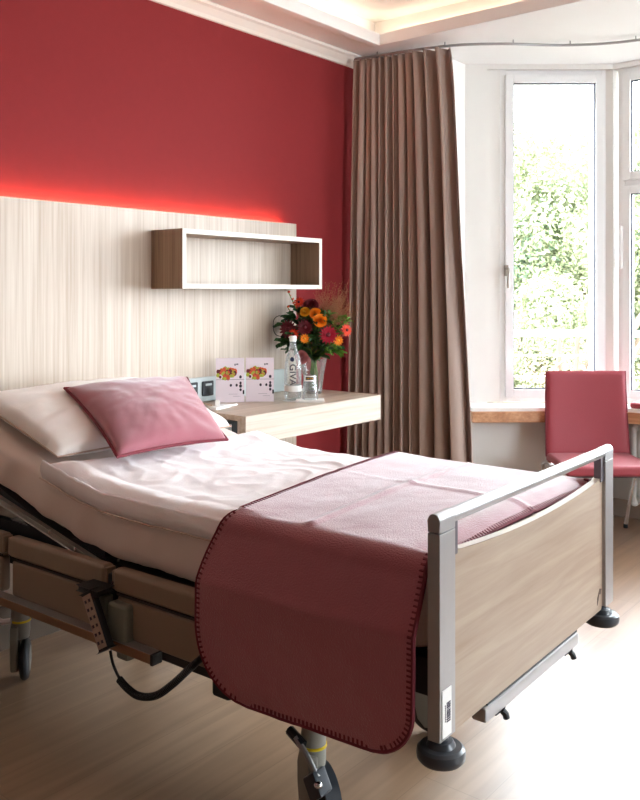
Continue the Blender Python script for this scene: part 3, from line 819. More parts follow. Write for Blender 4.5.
def bpoint(a, b_):   # a 0..1 from foot to head border, b_ metres
    y0, y1 = outline(b_); y = y0+(y1-y0)*a
    x, z = path_pt(b_)
    side = max(0, (b_-FAR-ARC-FLAT-ARC)/SIDE)
    if side > 0:
        z += .03*side*max(0, (.4-y)/.4)
        x -= .006*side*math.sin(y*9+1)+.005*side*fbm(y*4, side*2, 3)
    elif b_ > FAR+ARC and b_ < FAR+ARC+FLAT:
        z += .004*fbm(x*4, y*5, 8)
        # creases from having been folded
        z += .006*math.exp(-((y-.40-.05*x)/.012)**2)+.005*math.exp(-((x-.05)/.012)**2)*(1 if y < .45 else .3)
        # dips over the footboard end
        if y < .10: z -= .05*((.10-y)/.10)**2
        zz = mtop(y)+.05
        if y > .5: z += .006*math.sin((y-.5)*6)
    return V((x, y, z))
bm_ = MB()
nb = 150; bs_ = [LB_*(1-(1-i/nb)**1.25) for i in range(nb+1)]
bm_.grid(lambda a, t: bpoint(a, bs_[int(round(t*nb))]), 70, nb)
bl = inbed(bm_.build('blanket', 'rose', normals=False, angle=80)); so = bl.modifiers.new('t', 'SOLIDIFY'); so.thickness = .006; so.offset = 0
tag(bl, 'rose wool blanket with dark blanket stitch hanging over the foot of the bed', 'blanket')
# blanket stitch along the border
bord = []
NB = 400
for i in range(NB+1): bord.append((bpoint(1, LB_*i/NB), bpoint(.975, LB_*i/NB)))
y0e, y1e = outline(LB_)
for i in range(1, 120): bord.append((bpoint(1-i/120, LB_), bpoint(1-i/120, LB_-.02)))
for i in range(NB+1): bord.append((bpoint(0, LB_*(1-i/NB)), bpoint(.025, LB_*(1-i/NB))))
# resample by length
res = [bord[0]]; acc = 0
for i in range(1, len(bord)):
    acc += (bord[i][0]-bord[i-1][0]).length
    if acc >= .0105: res.append(bord[i]); acc = 0
sm = MB(); sm.tube([p for p, q in res], .0052, 6)
for i, (p, q) in enumerate(res[1:-1], 1):
    tdir = (res[i+1][0]-res[i-1][0]).normalized()
    inn = (q-p); inn -= tdir*inn.dot(tdir)
    if inn.length < 1e-5: continue
    inn.normalize(); sm.tube([p, p+inn*.014], .0046, 5)
plabel(sm.build('stitching', 'stitch', bl), 'dark red blanket stitch')

# handset hanging from the rail
hs = thing('bed_remote', 'dark hand control with beige keypad hanging from the side rail', 'remote control', BL, BR)
up = V((0, .085, .15)).normalized(); acr = V((0, -1, .0)); acr = (acr-up*acr.dot(up)).normalized(); nn = V((-1, 0, .0)); acr.normalize()
hc = V((-.565, 1.035, .492))
MB().obox(hc, acr, nn, up, .052, .022, .165, .006, 3).build('body', 'black', hs)
kp = MB().obox(hc+nn*.0115, acr, nn, up, .040, .003, .148, .001).build('keypad', mat('beige keypad', (176, 152, 134), .5), hs)
kb = MB()
for i in range(6):
    for j in (-1, 1): kb.obox(hc+nn*.0135+acr*j*.009+up*(-.058+i*.023), acr, nn, up, .008, .002, .008, .001)
kb.build('button', 'dark_ink', kp)
MB().obox(hc+up*.085+V((.02, -.005, .002)), (0, 1, 0), (1, 0, 0), (0, 0, 1), .085, .055, .016, .005).build('hanger', 'black', hs)
cb = MB(); cb.tube(smoothpath([V((-.562, .985, .42)), V((-.562, .975, .39)), V((-.562, .957, .365)), V((-.562, .943, .352))], 6), .004, 8)
cbo = cb.build('cable', 'black', hs)
cb = MB(); pth = smoothpath([V((-.562, .947, .352)), V((-.562, .91, .336)), V((-.562, .865, .330)), V((-.562, .80, .350)), V((-.558, .74, .395)), V((-.545, .69, .445)), V((-.52, .67, .47))], 26)
cb.tube(pth, .0095, 10, rs=[.0105 if i % 2 else .0088 for i in range(len(pth))]); plabel(cb.build('coiled_cable', 'black', hs), 'thick coiled part of the cable')

# ------------------------------------------------------------------ chair by the window
CHR = math.radians(39.07-90)
chp = RD(1.583, 4.89)
ch = thing('side_chair', 'red upholstered chair with chrome legs in front of the window', 'chair', (chp.x, chp.y, 0), CHR)   # local +y away from the room, x across
st2 = MB().box(-.245, .245, -.225, .215, .395, .452, .018, 4).build('seat', 'chairred', ch)
def backf(sgn):
    def f(u, v):
        z = .43+.50*v; wd = .247-.012*v; a = 2*u-1
        y = .185+.05*v+.025*(1-a*a)*-1*0+.012*math.sin(v*PI)
        e = (max(0, 1-abs(a)**16)*max(0, 1-abs(2*v-1)**16))**.5
        return V((a*wd, y+.012*(1-a*a)+sgn*.017*e, z))
    return f
bk = MB(); bk.grid(backf(1), 40, 40, flip=True); bk.grid(backf(-1), 40, 40); bmesh.ops.remove_doubles(bk.bm, verts=bk.bm.verts, dist=.0005)
bko = bk.build('backrest', 'chairred', ch, angle=60)
sm = MB()
sm = MB(); sm.tube([backf(0)(0, v/20)+V((-.0005, 0, 0)) for v in range(21)], .005, 6); plabel(sm.build('side_seam', 'chairside', bko), 'dark side seam')
sm = MB(); sm.tube([backf(0)(1, v/20)+V((.0005, 0, 0)) for v in range(21)], .005, 6); plabel(sm.build('side_seam', 'chairside', bko), 'dark side seam')
for s in (-1, 1):
    MB().tube(smoothpath([V((s*.16, -.10, .385)), V((s*.22, -.17, .383)), V((s*.232, -.185, .36)), V((s*.235, -.19, .2)), V((s*.238, -.195, .012))], 6), .011, 12).build('leg', 'chrome', ch)
    MB().tube(smoothpath([V((s*.17, -.06, .386)), V((s*.25, -.03, .412)), V((s*.278, .06, .422)), V((s*.281, .13, .395)), V((s*.272, .16, .33)), V((s*.248, .19, .17)), V((s*.232, .22, .012))], 6), .011, 12).build('leg', 'chrome', ch)
    for fx, fy in ((.238, -.195), (.232, .22)): MB().lathe([(.013, 0), (.013, .022), (.011, .024)], (s*fx, fy, 0)).build('foot_cap', 'black', ch)
MB().box(-.2, .2, -.16, .16, .378, .395, .003).build('seat_frame', 'dark_steel', ch)

# radiator under the bay board
rd = thing('radiator', 'white column radiator under the window board', 'radiator', (BX-.10, 1.0, .10))
for i in range(16):
    y = .80-i*.1
    f_ = MB()
    for dx in (-.035, .035): f_.tube([(dx, y, .03), (dx, y, .48)], .016, 10)
    f_.sphere((0, y, .03), .03, (1.8, .75, .9), 12, 8); f_.sphere((0, y, .48), .03, (1.8, .75, .9), 12, 8)
    f_.build('column', 'radiator', rd)
for z in (.03, .48): MB().tube([(0, .82, z), (0, -.72, z)], .014, 10).build('header_pipe', 'radiator', rd)
for y in (.5, -.5): MB().box(-.02, .02, y, y+.03, -.1, .03).build('foot', 'radiator', rd)
# cushion on the window board
q = MB(); q.box(BX-.205, BX-.03, 1.25, 1.80, SZ+.001, SZ+.035, .012, 3)
tag(q.build('seat_pad', 'chairred'), 'flat red pad lying on the window board right of the chair', 'cushion')

# ------------------------------------------------------------------ things on the bedside table
def card(loc, rz, label):
    t = thing('menu_card', label, 'card', loc, rz, 'menu cards on the bedside table')
    W, H_ = .098, .24
    t.scale = (.70, .70, .885)
    c_ = MB(); 
    c_.obox((0, .018, H_/2), (1, 0, 0), (0, 1, -.12), (0, .12, 1), 2*W, .0015, H_); c_.obox((0, .05, H_/2), (1, 0, 0), (0, 1, .12), (0, -.12, 1), 2*W, .0015, H_)
    c_.box(-W, W, .031, .037, H_-.002, H_+.001)
    card_o = c_.build('card_stock', 'paper', t, smooth=False)
    def on(x, z, w_, h_, lift=.0012):   # centre on the front sheet
        y = .018-(-(z-H_/2)*.12) if False else .018+(z-H_/2)*.12
        return dict(c=(x, y-lift, z))
    def patch(pts, m, nm, lift=.0014):
        mb = MB()
        for (x, z, w_, h_) in pts: mb.obox(on(x, z, w_, h_, lift)['c'], (1, 0, 0), (0, 1, -.12), (0, .12, 1), w_, .0006, h_)
        return mb.build(nm, m, card_o, smooth=False)
    random.seed(11)
    for nm, m_, n_ in (('fruit_print', 'foodC', 16), ('fruit_print', 'foodB', 24), ('fruit_print', 'foodA', 20)):
        mb = MB()
        for i in range(n_):
            a = random.uniform(0, 2*PI); r_ = random.random()**.5
            x = -.03+.062*r_*math.cos(a)+(.02 if m_ == 'foodA' else 0); z = .158+.030*r_*math.sin(a)
            s_ = random.uniform(.008, .015)
            y = .018+(z-H_/2)*.12-.0015-.0003*random.random()*4
            mb.lathe([(.001, 0), (s_, 0), (s_, .0004), (.001, .0004)], (x, y, z), 'Y', 12)
        mb.build(nm, m_, card_o, smooth=False)
    patch([(0, .124, 2*W, .002)], 'grey_ink', 'rule')
    patch([(.035, .205, .010, .010), (.050, .207, .014, .008)], 'grey_ink', 'logo_print')
    patch([(.02, .045, .06, .0012), (.045, .033, .05, .0012)], 'grey_ink', 'text_line')
    mb = MB()
    for x, z, r_ in ((.072, .138, .009), (.072, .105, .008), (.072, .088, .010), (.072, .068, .008), (.045, .093, .008), (.005, .093, .008)):
        mb.lathe([(.001, 0), (r_, 0), (r_, .0004), (.001, .0004)], (x, .018+(z-H_/2)*.12-.0018, z), 'Y', 14)
    mb.build('dot_print', 'dark_ink', card_o, smooth=False)
    patch([(.092, .055, .011, .022)], 'black', 'edge_mark')
    return t
card((2.958, 2.961, TZ), math.radians(-42), 'left white folded menu card printed with a fruit picture')
card((3.068, 2.868, TZ), math.radians(-47), 'right white folded menu card printed with fruit, nearer the bottle')

bt = thing('water_bottle', 'clear glass water bottle with vertical lettering and white cap', 'bottle', (3.207, 2.775, TZ+.001))
prof = [(.001, .004), (.036, .004), (.041, .012), (.042, .03), (.042, .16), (.040, .185), (.032, .22), (.020, .255), (.0155, .275), (.0150, .295)]
MB().lathe(prof, n=36).build('glass_body', 'bottle_glass', bt, angle=60)
wt = MB().lathe([(.001, .008), (.037, .008), (.0385, .03), (.0385, .16), (.036, .185), (.028, .22), (.017, .25), (.001, .25)], n=32).build('water', glassmat('water', (.97, .98, .98), 0, .2), bt, angle=60)
MB().lathe([(.001, .318), (.016, .318), (.0175, .314), (.0175, .293), (.016, .290), (.001, .290)], n=28).build('cap', 'plastic_white', bt)
MB().lathe([(.0425, .046), (.0428, .047), (.0428, .075), (.0425, .076)], n=36, cap=False).build('label_band', 'plastic_white', bt)
# direction from the bottle to the viewer's side of the room
va = math.atan2(-2.775, -3.207)
d_ = V((math.cos(va), math.sin(va), 0)); sd = V((-d_.y, d_.x, 0))
lg = MB(); a0 = va
def onb(ang, z, r=.0430): return V((math.cos(va+ang)*r, math.sin(va+ang)*r, z))
ring0 = [lg.bm.verts.new(onb(.27*math.cos(t)-.1, .205+.011*math.sin(t), .0400 if math.sin(t) < 0 else .0372)) for t in [i*PI/8 for i in range(16)]]
lg.bm.faces.new(ring0); plabel(lg.build('logo', mat('navy ink', (34, 44, 76), .5), bt, smooth=False), 'small round navy logo')
cu_ = bpy.data.curves.new('lettering', 'FONT'); cu_.body = 'GIVA'; cu_.size = .046; cu_.extrude = .0003; cu_.align_x = 'CENTER'; cu_.align_y = 'CENTER'
tmp = bpy.data.objects.new('tmp', cu_); C.objects.link(tmp); bpy.context.view_layer.update()
me = bpy.data.meshes.new_from_object(tmp); bpy.data.objects.remove(tmp)
bmt = bmesh.new(); bmt.from_mesh(me); bmesh.ops.triangulate(bmt, faces=bmt.faces); bmesh.ops.subdivide_edges(bmt, edges=bmt.edges, cuts=1)
for v in bmt.verts:
    # text runs down the bottle, wrapped round it
    along, across, ht = v.co.x, v.co.y, v.co.z
    z = .130-along*1.02
    r_ = .0428+ht
    if z > .16: r_ -= (z-.16)*.08
    ang = va+(across/.0425)+(-.05)
    v.co = V((math.cos(ang)*r_, math.sin(ang)*r_, z))
bmt.to_mesh(me); bmt.free(); me.materials.append(M['dark_ink']); me.name = 'lettering'
lt = bpy.data.objects.new('lettering', me); C.objects.link(lt); lt.parent = bt
tag(MB().lathe([(.001, 0), (.052, 0), (.052, .001), (.001, .001)], (3.207, 2.775, TZ), n=32).build('paper_coaster', 'plastic_white'), 'round white coaster under the water bottle', 'coaster')

gp = V((3.229, 2.684, TZ))
tag(MB().obox((gp.x, gp.y, TZ+.006), (.63, -.776, 0), (.776, .63, 0), (0, 0, 1), .137, .085, .012, .003).build('glass_tray', 'plastic_white'), 'small white tray under the upturned glass', 'tray')
gl = thing('drinking_glass', 'upturned clear drinking glass on the white tray', 'glass', (gp.x, gp.y, TZ+.0125))
MB().lathe([(.039, 0), (.0385, .03), (.036, .07), (.0325, .112), (.030, .118), (.001, .118), (.001, .108), (.028, .108), (.034, .07), (.0365, .03), (.0372, 0), (.039, 0)], n=36, cap=False).build('glass_body', 'glass', gl, angle=50)
lbm = MB(); R_ = .0345
def arcstrip(mb, a0_, a1_, z0, z1, r0, r1, n=10):
    mb.grid(lambda u, v: V((math.cos(va+a0_+(a1_-a0_)*u)*(r0+(r1-r0)*v), math.sin(va+a0_+(a1_-a0_)*u)*(r0+(r1-r0)*v), z0+(z1-z0)*v)), n, 2)
arcstrip(lbm, -.95, .95, .09, .116, .0350, .0325); plabel(lbm.build('label_band', 'plastic_white', gl, normals=False), 'white paper band')
lbm = MB(); arcstrip(lbm, -.7, .55, .096, .111, .0350, .0335); dk = lbm.build('label_mark', 'black', gl, normals=False)
lbm = MB()
for k in range(4): arcstrip(lbm, -.5+k*.25, -.4+k*.25, .100, .107, .0352, .0342, 2)
lbm.build('label_print', 'yellowf', gl, normals=False)

# white bedside controller with cable
wr_ = thing('white_remote', 'small white remote lying at the left end of the bedside table', 'remote control', (2.765, 2.834, TZ))
MB().obox((0, 0, .008), (1, .25, 0), (-.25, 1, 0), (0, 0, 1), .13, .045, .015, .006, 3).build('body', 'plastic_white', wr_)
MB().obox((-.005, .012, .026), (1, -.9, 0), (.9, 1, 0), (0, 0, 1), .022, .020, .028, .006).build('cap', 'plastic_white', wr_)
MB().tube(smoothpath([V((-.04, .01, .02)), V((-.06, .04, .028)), V((-.03, .09, .02)), V((.0, .14, .012))], 6), .003, 6).build('cable', mat('beige cable', (196, 170, 146), .5), wr_)
MB().tube(smoothpath([V((.06, .012, .008)), V((.1, .015, .006)), V((.14, .03, .005))], 6), .005, 6).build('plug', 'plastic_white', wr_)

# vase and flowers
vp = V((3.505, 2.890, TZ))
vs = thing('glass_vase', 'clear flared glass vase holding the bouquet on the bedside table', 'vase', vp)
MB().lathe([(.001, 0), (.040, 0), (.046, .008), (.051, .06), (.060, .12), (.073, .185), (.070, .185), (.057, .12), (.048, .06), (.042, .014), (.001, .014)], n=36).build('vase_body', 'glass', vs, angle=50)
MB().lathe([(.001, .016), (.041, .016), (.047, .06), (.055, .115), (.001, .115)], n=30).build('water', glassmat('vase water', (.92, .95, .89), 0, .2), vs, angle=50)
# bouquet coordinates: x along the viewer's right, z up, y depth away from the viewer
ur = V((.63, -.776, 0)); ud = V((.776, .63, 0))
def fl(px, py, depth=0):   # position in the bouquet: px right of vase axis (m), py above table
    return vp+ur*px+ud*depth+V((0, 0, py))
def stem_mb(end, r=.0028):
    a = vp+V((0, 0, .02))+ur*random.uniform(-.02, .02)+ud*random.uniform(-.02, .02)
    mid = vp+V((0, 0, .17))+(end-vp)*.12; mid.z = TZ+.19
    pts = smoothpath([a, a.lerp(mid, .5), mid, mid.lerp(end, .6)+V((0, 0, .01)), end], 4)
    m = MB(); m.tube(pts, r, 6); return m
def gerbera(m, c, n, R, petals=18, layers=3, cup=.35, width=.32):
    n = n.normalized(); a = n.orthogonal().normalized(); b_ = n.cross(a)
    for l in range(layers):
        rr = R*(1-.24*l); off_ = .35*l
        for k in range(petals):
            t = 2*PI*(k+off_)/petals; d = a*math.cos(t)+b_*math.sin(t); sd_ = n.cross(d)
            def f(u, v):
                wdt = rr*width*math.sin(min(1, .15+u*.9)*PI)**.7*(1-.15*u)
                return c+d*(rr*(.12+.88*u))+sd_*wdt*(v-.5)+n*(rr*(cup*u*u*(.3+.5*l)+.10*l)+.12*wdt*(4*(v-.5)**2))
            m.grid(f, 5, 2)
def rose(m, c, n, R):
    n = n.normalized(); a = n.orthogonal().normalized(); b_ = n.cross(a)
    for l in range(5):
        rr = R*(.28+.18*l); cnt = 3+l
        for k in range(cnt):
            t = 2*PI*(k+.4*l)/cnt; 
            def f(u, v):
                ang = t+(v-.5)*2.4*PI/cnt
                d = a*math.cos(ang)+b_*math.sin(ang)
                rad = rr*(.35+.65*u**.6)*(1+.12*(l-2)*u)
                return c+d*rad+n*(R*(.95-.17*l)*u-R*.35)
            m.grid(f, 5, 5)
random.seed(21)
fc = -ud
flowers = [
    ('orange_rose', 'upper of the two bright orange roses in the middle of the bouquet', 'rose', 'orange', .010, .425, -.06, .026, V((-.1, 0, .5))),
    ('orange_rose', 'lower of the two bright orange roses in the middle of the bouquet', 'rose', 'orange', .036, .388, -.09, .030, V((.1, 0, .35))),
    ('orange_gerbera', 'small orange bloom just above the white bottle cap', 'ger', 'orange', -.044, .295, -.13, .028, V((-.05, 0, .05))),
    ('orange_gerbera', 'small orange bloom right of the crimson gerbera', 'ger', 'orange', .128, .285, -.11, .030, V((.3, 0, 0))),
    ('crimson_gerbera', 'large crimson gerbera at the right of the bouquet', 'ger', 'crimson', .077, .315, -.12, .052, V((.1, 0, .1))),
    ('burgundy_gerbera', 'dark burgundy gerbera in the centre of the bouquet', 'ger', 'burgundy', -.045, .350, -.09, .048, V((0, 0, .3))),
    ('burgundy_rose', 'dark burgundy bloom at the left side of the bouquet', 'ger', 'burgundy', -.130, .340, -.06, .055, V((-.5, 0, .15))),
    ('burgundy_rose', 'dark burgundy bloom at the top of the bouquet', 'rose', 'burgundy', -.015, .465, -.03, .034, V((-.1, 0, .6))),
    ('golden_rose', 'golden yellow rose left of the orange pair', 'rose', 'yellowf', -.045, .432, -.05, .022, V((-.2, 0, .5))),
    ('scarlet_lily', 'scarlet lily at the far right of the bouquet', 'ger', 'redorange', .172, .335, -.04, .038, V((.8, 0, .2))),
    ('scarlet_lily', 'scarlet lily at the upper left of the bouquet', 'ger', 'redorange', -.075, .480, -.02, .034, V((-.4, 0, .7))),
    ('scarlet_carnation', 'scarlet bloom low at the left behind the bottle', 'ger', 'redorange', -.100, .315, -.09, .034, V((-.4, 0, -.1))),
    ('pink_rose', 'dusty pink rose low beside the bottle neck', 'rose', 'pinkf', -.062, .195, -.07, .030, V((-.3, 0, -.1))),
]
for nm, lab, kind, m_, x, z, dp, R, tilt in flowers:
    p = fl(x, z, dp); nr = fc+ur*tilt.x+V((0, 0, tilt.z))
    t = thing(nm, lab, 'flower', p, 0)
    mb = MB()
    (gerbera(mb, V((0, 0, 0)), nr, R, 16 if R > .04 else 12) if kind == 'ger' else rose(mb, V((0, 0, 0)), nr, R))
    mb.build('bloom', m_, t, normals=False, angle=60)
    if kind == 'ger':
        mb = MB(); mb.sphere(nr.normalized()*R*.16, R*.22, u=10, v=8); mb.build('flower_centre', 'yellowf' if m_ == 'orange' else 'burgundy', t)
    smb = stem_mb(p-nr.normalized()*.006); bmesh.ops.translate(smb.bm, verts=smb.bm.verts, vec=-p); smb.build('stem', 'stem', t)
def leaf(m, a, d, L, W, n, droop=.3):
    d = d.normalized(); sd_ = d.cross(n).normalized(); n = sd_.cross(d).normalized()
    m.grid(lambda u, v: a+d*L*u-V((0, 0, 1))*droop*L*u*u+sd_*W*math.sin(PI*min(1, .06+u*.94))**.8*(v-.5)+n*W*.35*abs(v-.5)*2, 8, 4)
random.seed(31)
def sprig(nm, lab, m_, base, tips, L, W, cnt):
    p0 = base; t = thing(nm, lab, 'foliage', p0, 0)
    lf_ = MB(); st_ = MB()
    for tip in tips:
        pts = smoothpath([vp+V((0, 0, .03)), vp+V((0, 0, .18)), (vp+V((0, 0, .18))).lerp(tip, .6)+V((0, 0, .02)), tip], 6)
        st_.tube([q-p0 for q in pts], .0022, 5)
        for k in range(cnt):
            i = int(len(pts)*(.55+.43*k/cnt)); q = pts[min(i, len(pts)-1)]
            dd = (tip-q+V((1e-4, 0, 0))).normalized()*.5+V((random.uniform(-1, 1), random.uniform(-1, 1), random.uniform(-.3, .8)))
            leaf(lf_, q-p0, dd, L*random.uniform(.7, 1.1), W, V((random.uniform(-.3, .3), random.uniform(-.3, .3), 1)))
    lf_.build('leaves', m_, t, normals=False, angle=80); st_.build('stem', 'stem', t)
sprig('foliage_sprig', 'dark leafy filler sprig through the middle of the bouquet', 'leaf', fl(0, .2), [fl(-.02, .38, -.05), fl(-.12, .41, 0), fl(.05, .40, -.05), fl(.12, .34, .02), fl(-.17, .36, .02), fl(-.08, .44, .02), fl(.02, .30, -.09), fl(-.11, .30, -.07), fl(0, .36, .05), fl(.06, .25, -.08), fl(-.06, .26, -.08), fl(-.15, .27, -.02)], .085, .034, 14)
sprig('foliage_sprig', 'bright green sprig at the right shoulder of the bouquet', 'leaf2', fl(.08, .3), [fl(.09, .42, -.02), fl(.14, .40, .0), fl(.07, .38, -.03), fl(.18, .38, .0), fl(.10, .26, -.09), fl(.13, .22, -.07)], .06, .024, 13)
sprig('foliage_sprig', 'thin buds sprig sticking up at the upper left of the bouquet', 'redorange', fl(-.12, .42), [fl(-.135, .54, 0), fl(-.115, .50, .02), fl(-.14, .46, 0)], .020, .012, 12)
for lab, tip, w_ in (('broad dark leaf pointing left past the bottle', fl(-.235, .300, -.04), .055), ('broad dark leaf pointing right under the flowers', fl(.185, .245, -.03), .05), ('broad dark leaf hanging over the front of the vase', fl(.01, .16, -.12), .06), ('pointed dark leaf low at the left of the bouquet', fl(-.19, .24, -.02), .02), ('bright leaf standing inside the vase neck', fl(.03, .17, -.045), .035), ('long dark leaf under the crimson gerbera', fl(.09, .185, -.09), .045)):
    base = fl(tip.x*0+(.0), .19, -.02); 
    t = thing('bouquet_leaf', lab, 'leaf', base, 0)
    mb = MB(); d = tip-base; leaf(mb, V((0, 0, 0)), d+V((0, 0, .25*d.length)), d.length, w_, V((0, 0, 1)) if abs(d.normalized().z) < .8 else ud, .25)
    mb.build('blade', 'leaf' if 'dark' in lab else 'leaf2', t, normals=False, angle=80)
    mb = stem_mb(base, .0035); bmesh.ops.translate(mb.bm, verts=mb.bm.verts, vec=-base); mb.build('stem', 'stem', t)
# airy grass
gr = MB(); random.seed(8)
for i in range(260):
    an = random.uniform(-.3, 1.25); r_ = random.uniform(.6, 1.0)
    tip = fl(.115+random.gauss(0, .055), .46+random.gauss(0, .055), .02+random.gauss(0, .03)); b0 = fl(.03, .22, 0)
    mid = b0.lerp(tip, .55)+V((random.uniform(-.01, .01), random.uniform(-.01, .01), .02))
    gr.tube([b0, mid, tip], .00045, 3)
    for k in range(5):
        q = mid.lerp(tip, random.uniform(.2, 1)); e2 = q+V((random.uniform(-.02, .02), random.uniform(-.02, .02), random.uniform(-.005, .025))); gr.tube([q, e2], .0004, 3)
        gr.tube([e2, e2+V((0, 0, .003))], .0015, 4)
tag(gr.build('ornamental_grass', 'grass', smooth=False), 'airy brown ornamental grass spray at the right of the bouquet', 'grass', kind='stuff')
lp = MB(); lp.tube(smoothpath([fl(-.10, .30, -.02), fl(-.195, .31, -.03), fl(-.21, .38, -.03), fl(-.18, .41, -.02), fl(-.14, .39, -.02)], 8), .0018, 6)
tag(lp.build('looped_twig', 'dark_steel'), 'thin dark twig bent in a loop at the left of the bouquet', 'twig')

# ------------------------------------------------------------------ outside
struct(MB().box(5.0, 45, -30, 40, -3.3, -3.2).build('ground_outside', 'ground', smooth=False))
def tree(label, m_, c, R, cnt, sz, seed, trunk=True):
    random.seed(seed); t = thing('garden_tree', label, 'tree', (c[0], c[1], -3.2), 0, 'trees outside the bay window')
    m = MB(); blobs = []
    for i in range(26):
        d = V((random.gauss(0, 1), random.gauss(0, 1), random.gauss(0, 1))).normalized()*random.uniform(.45, .95)
        blobs.append((V((d.x*R[0], d.y*R[0], d.z*R[1])), random.uniform(.26, .45)*R[0]))
    if True:
        import numpy as np
        rg = np.random.default_rng(seed); cnt = int(cnt*3.4); sz *= .46
        bi = rg.integers(0, len(blobs), cnt); bcn = np.array([list(b_[0]) for b_ in blobs])[bi]; brr = np.array([b_[1] for b_ in blobs])[bi]
        def nm_(a): return a/np.maximum(1e-6, np.linalg.norm(a, axis=1, keepdims=True))
        d = nm_(rg.normal(size=(cnt, 3))); p_ = bcn+d*(brr*rg.uniform(.7, 1.05, cnt))[:, None]+np.array([0, 0, c[2]+3.2])
        n_ = nm_(d+np.stack([rg.uniform(-.8, .8, cnt), rg.uniform(-.8, .8, cnt), rg.uniform(-.4, 1, cnt)], 1))
        a_ = nm_(np.cross(n_, rg.normal(size=(cnt, 3)))); b2 = np.cross(n_, a_); s_ = (sz*rg.uniform(.6, 1.3, cnt))[:, None]
        vv = np.stack([p_+a_*s_, p_+b2*s_*.5+n_*s_*.15, p_-a_*s_, p_-b2*s_*.5+n_*s_*.15], 1).reshape(-1, 3)
        me_ = bpy.data.meshes.new('crown'); me_.from_pydata(vv.tolist(), [], np.arange(cnt*4).reshape(-1, 4).tolist()); me_.materials.append(M[m_])
        oc = bpy.data.objects.new('crown', me_); C.objects.link(oc); oc.parent = t
    for i in range(0):
        bc_, br = random.choice(blobs)
        d = V((random.gauss(0, 1), random.gauss(0, 1), random.gauss(0, 1))).normalized()
        p = bc_+d*br*random.uniform(.7, 1.05)+V((0, 0, c[2]+3.2))
        n = (d+V((random.uniform(-.8, .8), random.uniform(-.8, .8), random.uniform(-.4, 1)))).normalized()
        a = n.orthogonal().normalized(); a.rotate(Matrix.Rotation(random.uniform(0, 6), 3, n)); b_ = n.cross(a); s_ = sz*random.uniform(.6, 1.3)
        vs_ = [m.bm.verts.new(p+a*s_), m.bm.verts.new(p+b_*s_*.5+n*s_*.15), m.bm.verts.new(p-a*s_), m.bm.verts.new(p-b_*s_*.5+n*s_*.15)]
        m.bm.faces.new(vs_)
    m.bm.free()
    tk = MB(); tk.tube([(0, 0, 0), (.05, .03, 1.2), (-.04, .02, c[2]+3.2)], .16, 10, rs=[.2, .15, .08])
    for k in range(7):
        a = k*.9; tk.tube([(0, 0, 1.2+.25*k), (math.cos(a)*R[0]*.35, math.sin(a)*R[0]*.35, 2.0+.35*k), (math.cos(a)*R[0]*.7, math.sin(a)*R[0]*.7, 2.6+.4*k)], .05, 6, rs=[.07, .045, .02])
    tk.build('trunk', 'bark', t)
def at(px, d): r = (px-320)/860*d; return RD(r, d)
p = at(520, 13); tree('pale green tree seen through the left half of the bay pane', 'tree1', (p.x, p.y, 1.2), (2.0, 2.5), 16000, .085, 1)
p = at(590, 12); tree('taller pale tree seen at the right half of the bay pane', 'tree1', (p.x, p.y, 1.6), (1.7, 2.7), 16000, .08, 2)
p = at(556, 10); tree('blossoming low tree in front seen low through the bay pane', 'tree3', (p.x, p.y, -.4), (1.2, 1.3), 9000, .055, 3)
p = at(535, 16); tree('blue-green tree standing behind the others outside', 'tree2', (p.x, p.y, 1.3), (2.6, 2.8), 14000, .11, 4)
p = at(630, 13.5); tree('green tree seen in the right-edge window of the bay', 'tree2', (p.x, p.y, 1.6), (2.3, 3.0), 16000, .09, 5)
p = at(500, 17); tree('distant pale tree at the left of the garden', 'tree1', (p.x, p.y, .8), (2.8, 2.6), 12000, .12, 6)
p = at(600, 18); tree('distant tall tree behind at the right of the garden', 'tree1', (p.x, p.y, 2.0), (3.2, 3.3), 12000, .13, 7)
p = at(570, 9.5); tree('green bush low in front seen under the outdoor rail', 'tree2', (p.x, p.y, -1.6), (1.8, 1.6), 8000, .05, 8)
# rail outside
ro = thing('balcony_rail', 'white safety rail running across the outside of the bay windows', 'rail', (A1.x+.25, A1.y, .7))
rp = [A0+nA*.30, A1+(nA+nB).normalized()*.34, A1m+(nC+nB).normalized()*.34, A0m+nC*.30]
def rel(q, z): return V((q.x-ro.location.x, q.y-ro.location.y, z-.7))
MB().tube([rel(q, 1.125) for q in rp], .022, 12).build('top_bar', 'rail_out', ro)
for z in (.98, .84): MB().tube([rel(q, z) for q in rp], .0045, 8).build('wire', 'rail_out', ro)
for q in rp: MB().tube([rel(q, .0), rel(q, 1.125)], .018, 10).build('post', 'rail_out', ro)
lg_ = MB(); lg_.prism([(rp[0].x+.2, rp[0].y+.25), (rp[1].x+.15, rp[1].y+.1), (rp[2].x+.15, rp[2].y-.1), (rp[3].x+.2, rp[3].y-.25), (A0m.x, A0m.y), (A1m.x+.15, A1m.y), (A1.x+.15, A1.y), (A0.x, A0.y)], -.1, .0)
struct(lg_.build('trim_5', 'rail_out', smooth=False), 'outer ledge under the bay')

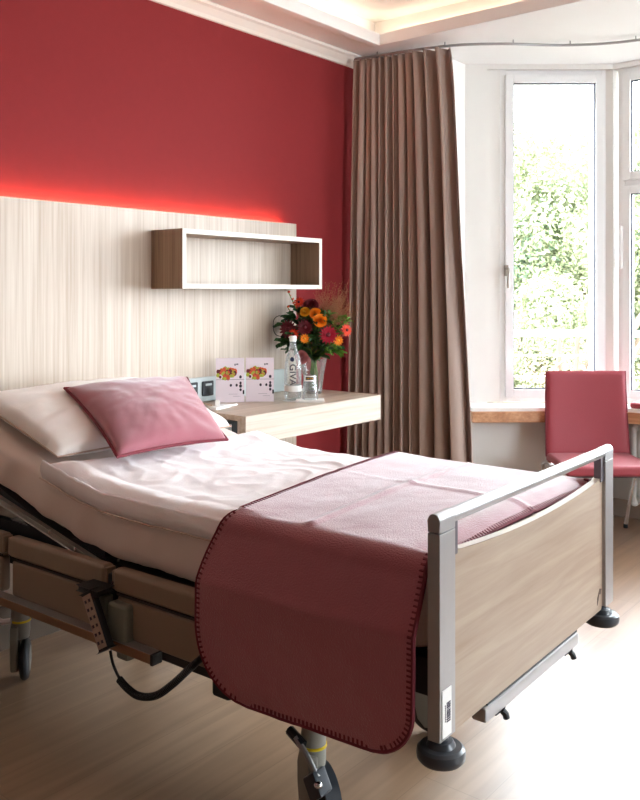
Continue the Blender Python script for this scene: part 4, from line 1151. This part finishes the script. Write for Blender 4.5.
# ------------------------------------------------------------------ light
wd = bpy.data.worlds.new('sky'); bpy.context.scene.world = wd; wd.use_nodes = True
bg = wd.node_tree.nodes['Background']; bg.inputs[0].default_value = (.86, .93, 1, 1); 
_n, _l = wd.node_tree.nodes, wd.node_tree.links
_tc = _n.new('ShaderNodeTexCoord'); _dp = _n.new('ShaderNodeVectorMath'); _dp.operation = 'DOT_PRODUCT'
_dv = V((.62, -.62, .48)).normalized(); _dp.inputs[1].default_value = _dv; _l.new(_tc.outputs['Generated'], _dp.inputs[0])
_mx = _n.new('ShaderNodeMath'); _mx.operation = 'MAXIMUM'; _mx.inputs[1].default_value = 0; _l.new(_dp.outputs['Value'], _mx.inputs[0])
_pw = _n.new('ShaderNodeMath'); _pw.operation = 'POWER'; _pw.inputs[1].default_value = 5; _l.new(_mx.outputs[0], _pw.inputs[0])
_ma = _n.new('ShaderNodeMath'); _ma.operation = 'MULTIPLY_ADD'; _ma.inputs[1].default_value = 8; _ma.inputs[2].default_value = 14; _l.new(_pw.outputs[0], _ma.inputs[0])
_l.new(_ma.outputs[0], bg.inputs[1])
sun = bpy.data.lights.new('sun', 'SUN'); sun.energy = 7; sun.angle = math.radians(3); sun.color = (1, .95, .86)
so_ = bpy.data.objects.new('sun', sun); C.objects.link(so_); so_.rotation_euler = V((.85, .25, -.75)).to_track_quat('-Z', 'Y').to_euler()
for i, (p, t, n, a0, a1, w0, w1) in enumerate(((A0, tA, nA, .2, LA, SZ, WZ1), (A1, tB, nB, 0, LB, SZ, WZ1), (A1m, tC, nC, 0, LA-.2, SZ, WZ1), (V((FX0, -3.2, 0)), V((1, 0, 0)), V((0, -1, 0)), 0, FX1-FX0, FZ0, FZ1))):
    L_ = bpy.data.lights.new('window_portal', 'AREA'); L_.shape = 'RECTANGLE'; L_.size = a1-a0; L_.size_y = w1-w0; L_.cycles.is_portal = True
    o = bpy.data.objects.new('window_portal', L_); C.objects.link(o)
    c_ = p+t*((a0+a1)/2)+n*.18; o.location = (c_.x, c_.y, (w0+w1)/2)
    o.rotation_euler = (-n).to_track_quat('-Z', 'Z').to_euler()

# ------------------------------------------------------------------ camera and view
cam = bpy.data.cameras.new('camera'); co_ = bpy.data.objects.new('camera', cam); C.objects.link(co_)
cam.sensor_fit = 'HORIZONTAL'; cam.sensor_width = 36; cam.lens = 860/640*36; cam.shift_y = -108/640; cam.clip_start = .05
co_.location = (0, 0, 1.4); co_.rotation_euler = (PI/2, 0, th-PI/2)
sc = bpy.context.scene; sc.camera = co_
sc.view_settings.view_transform = 'Standard'; sc.view_settings.look = 'None'; sc.view_settings.gamma = 1; sc.view_settings.use_curve_mapping = False
sc.view_settings.exposure = .78
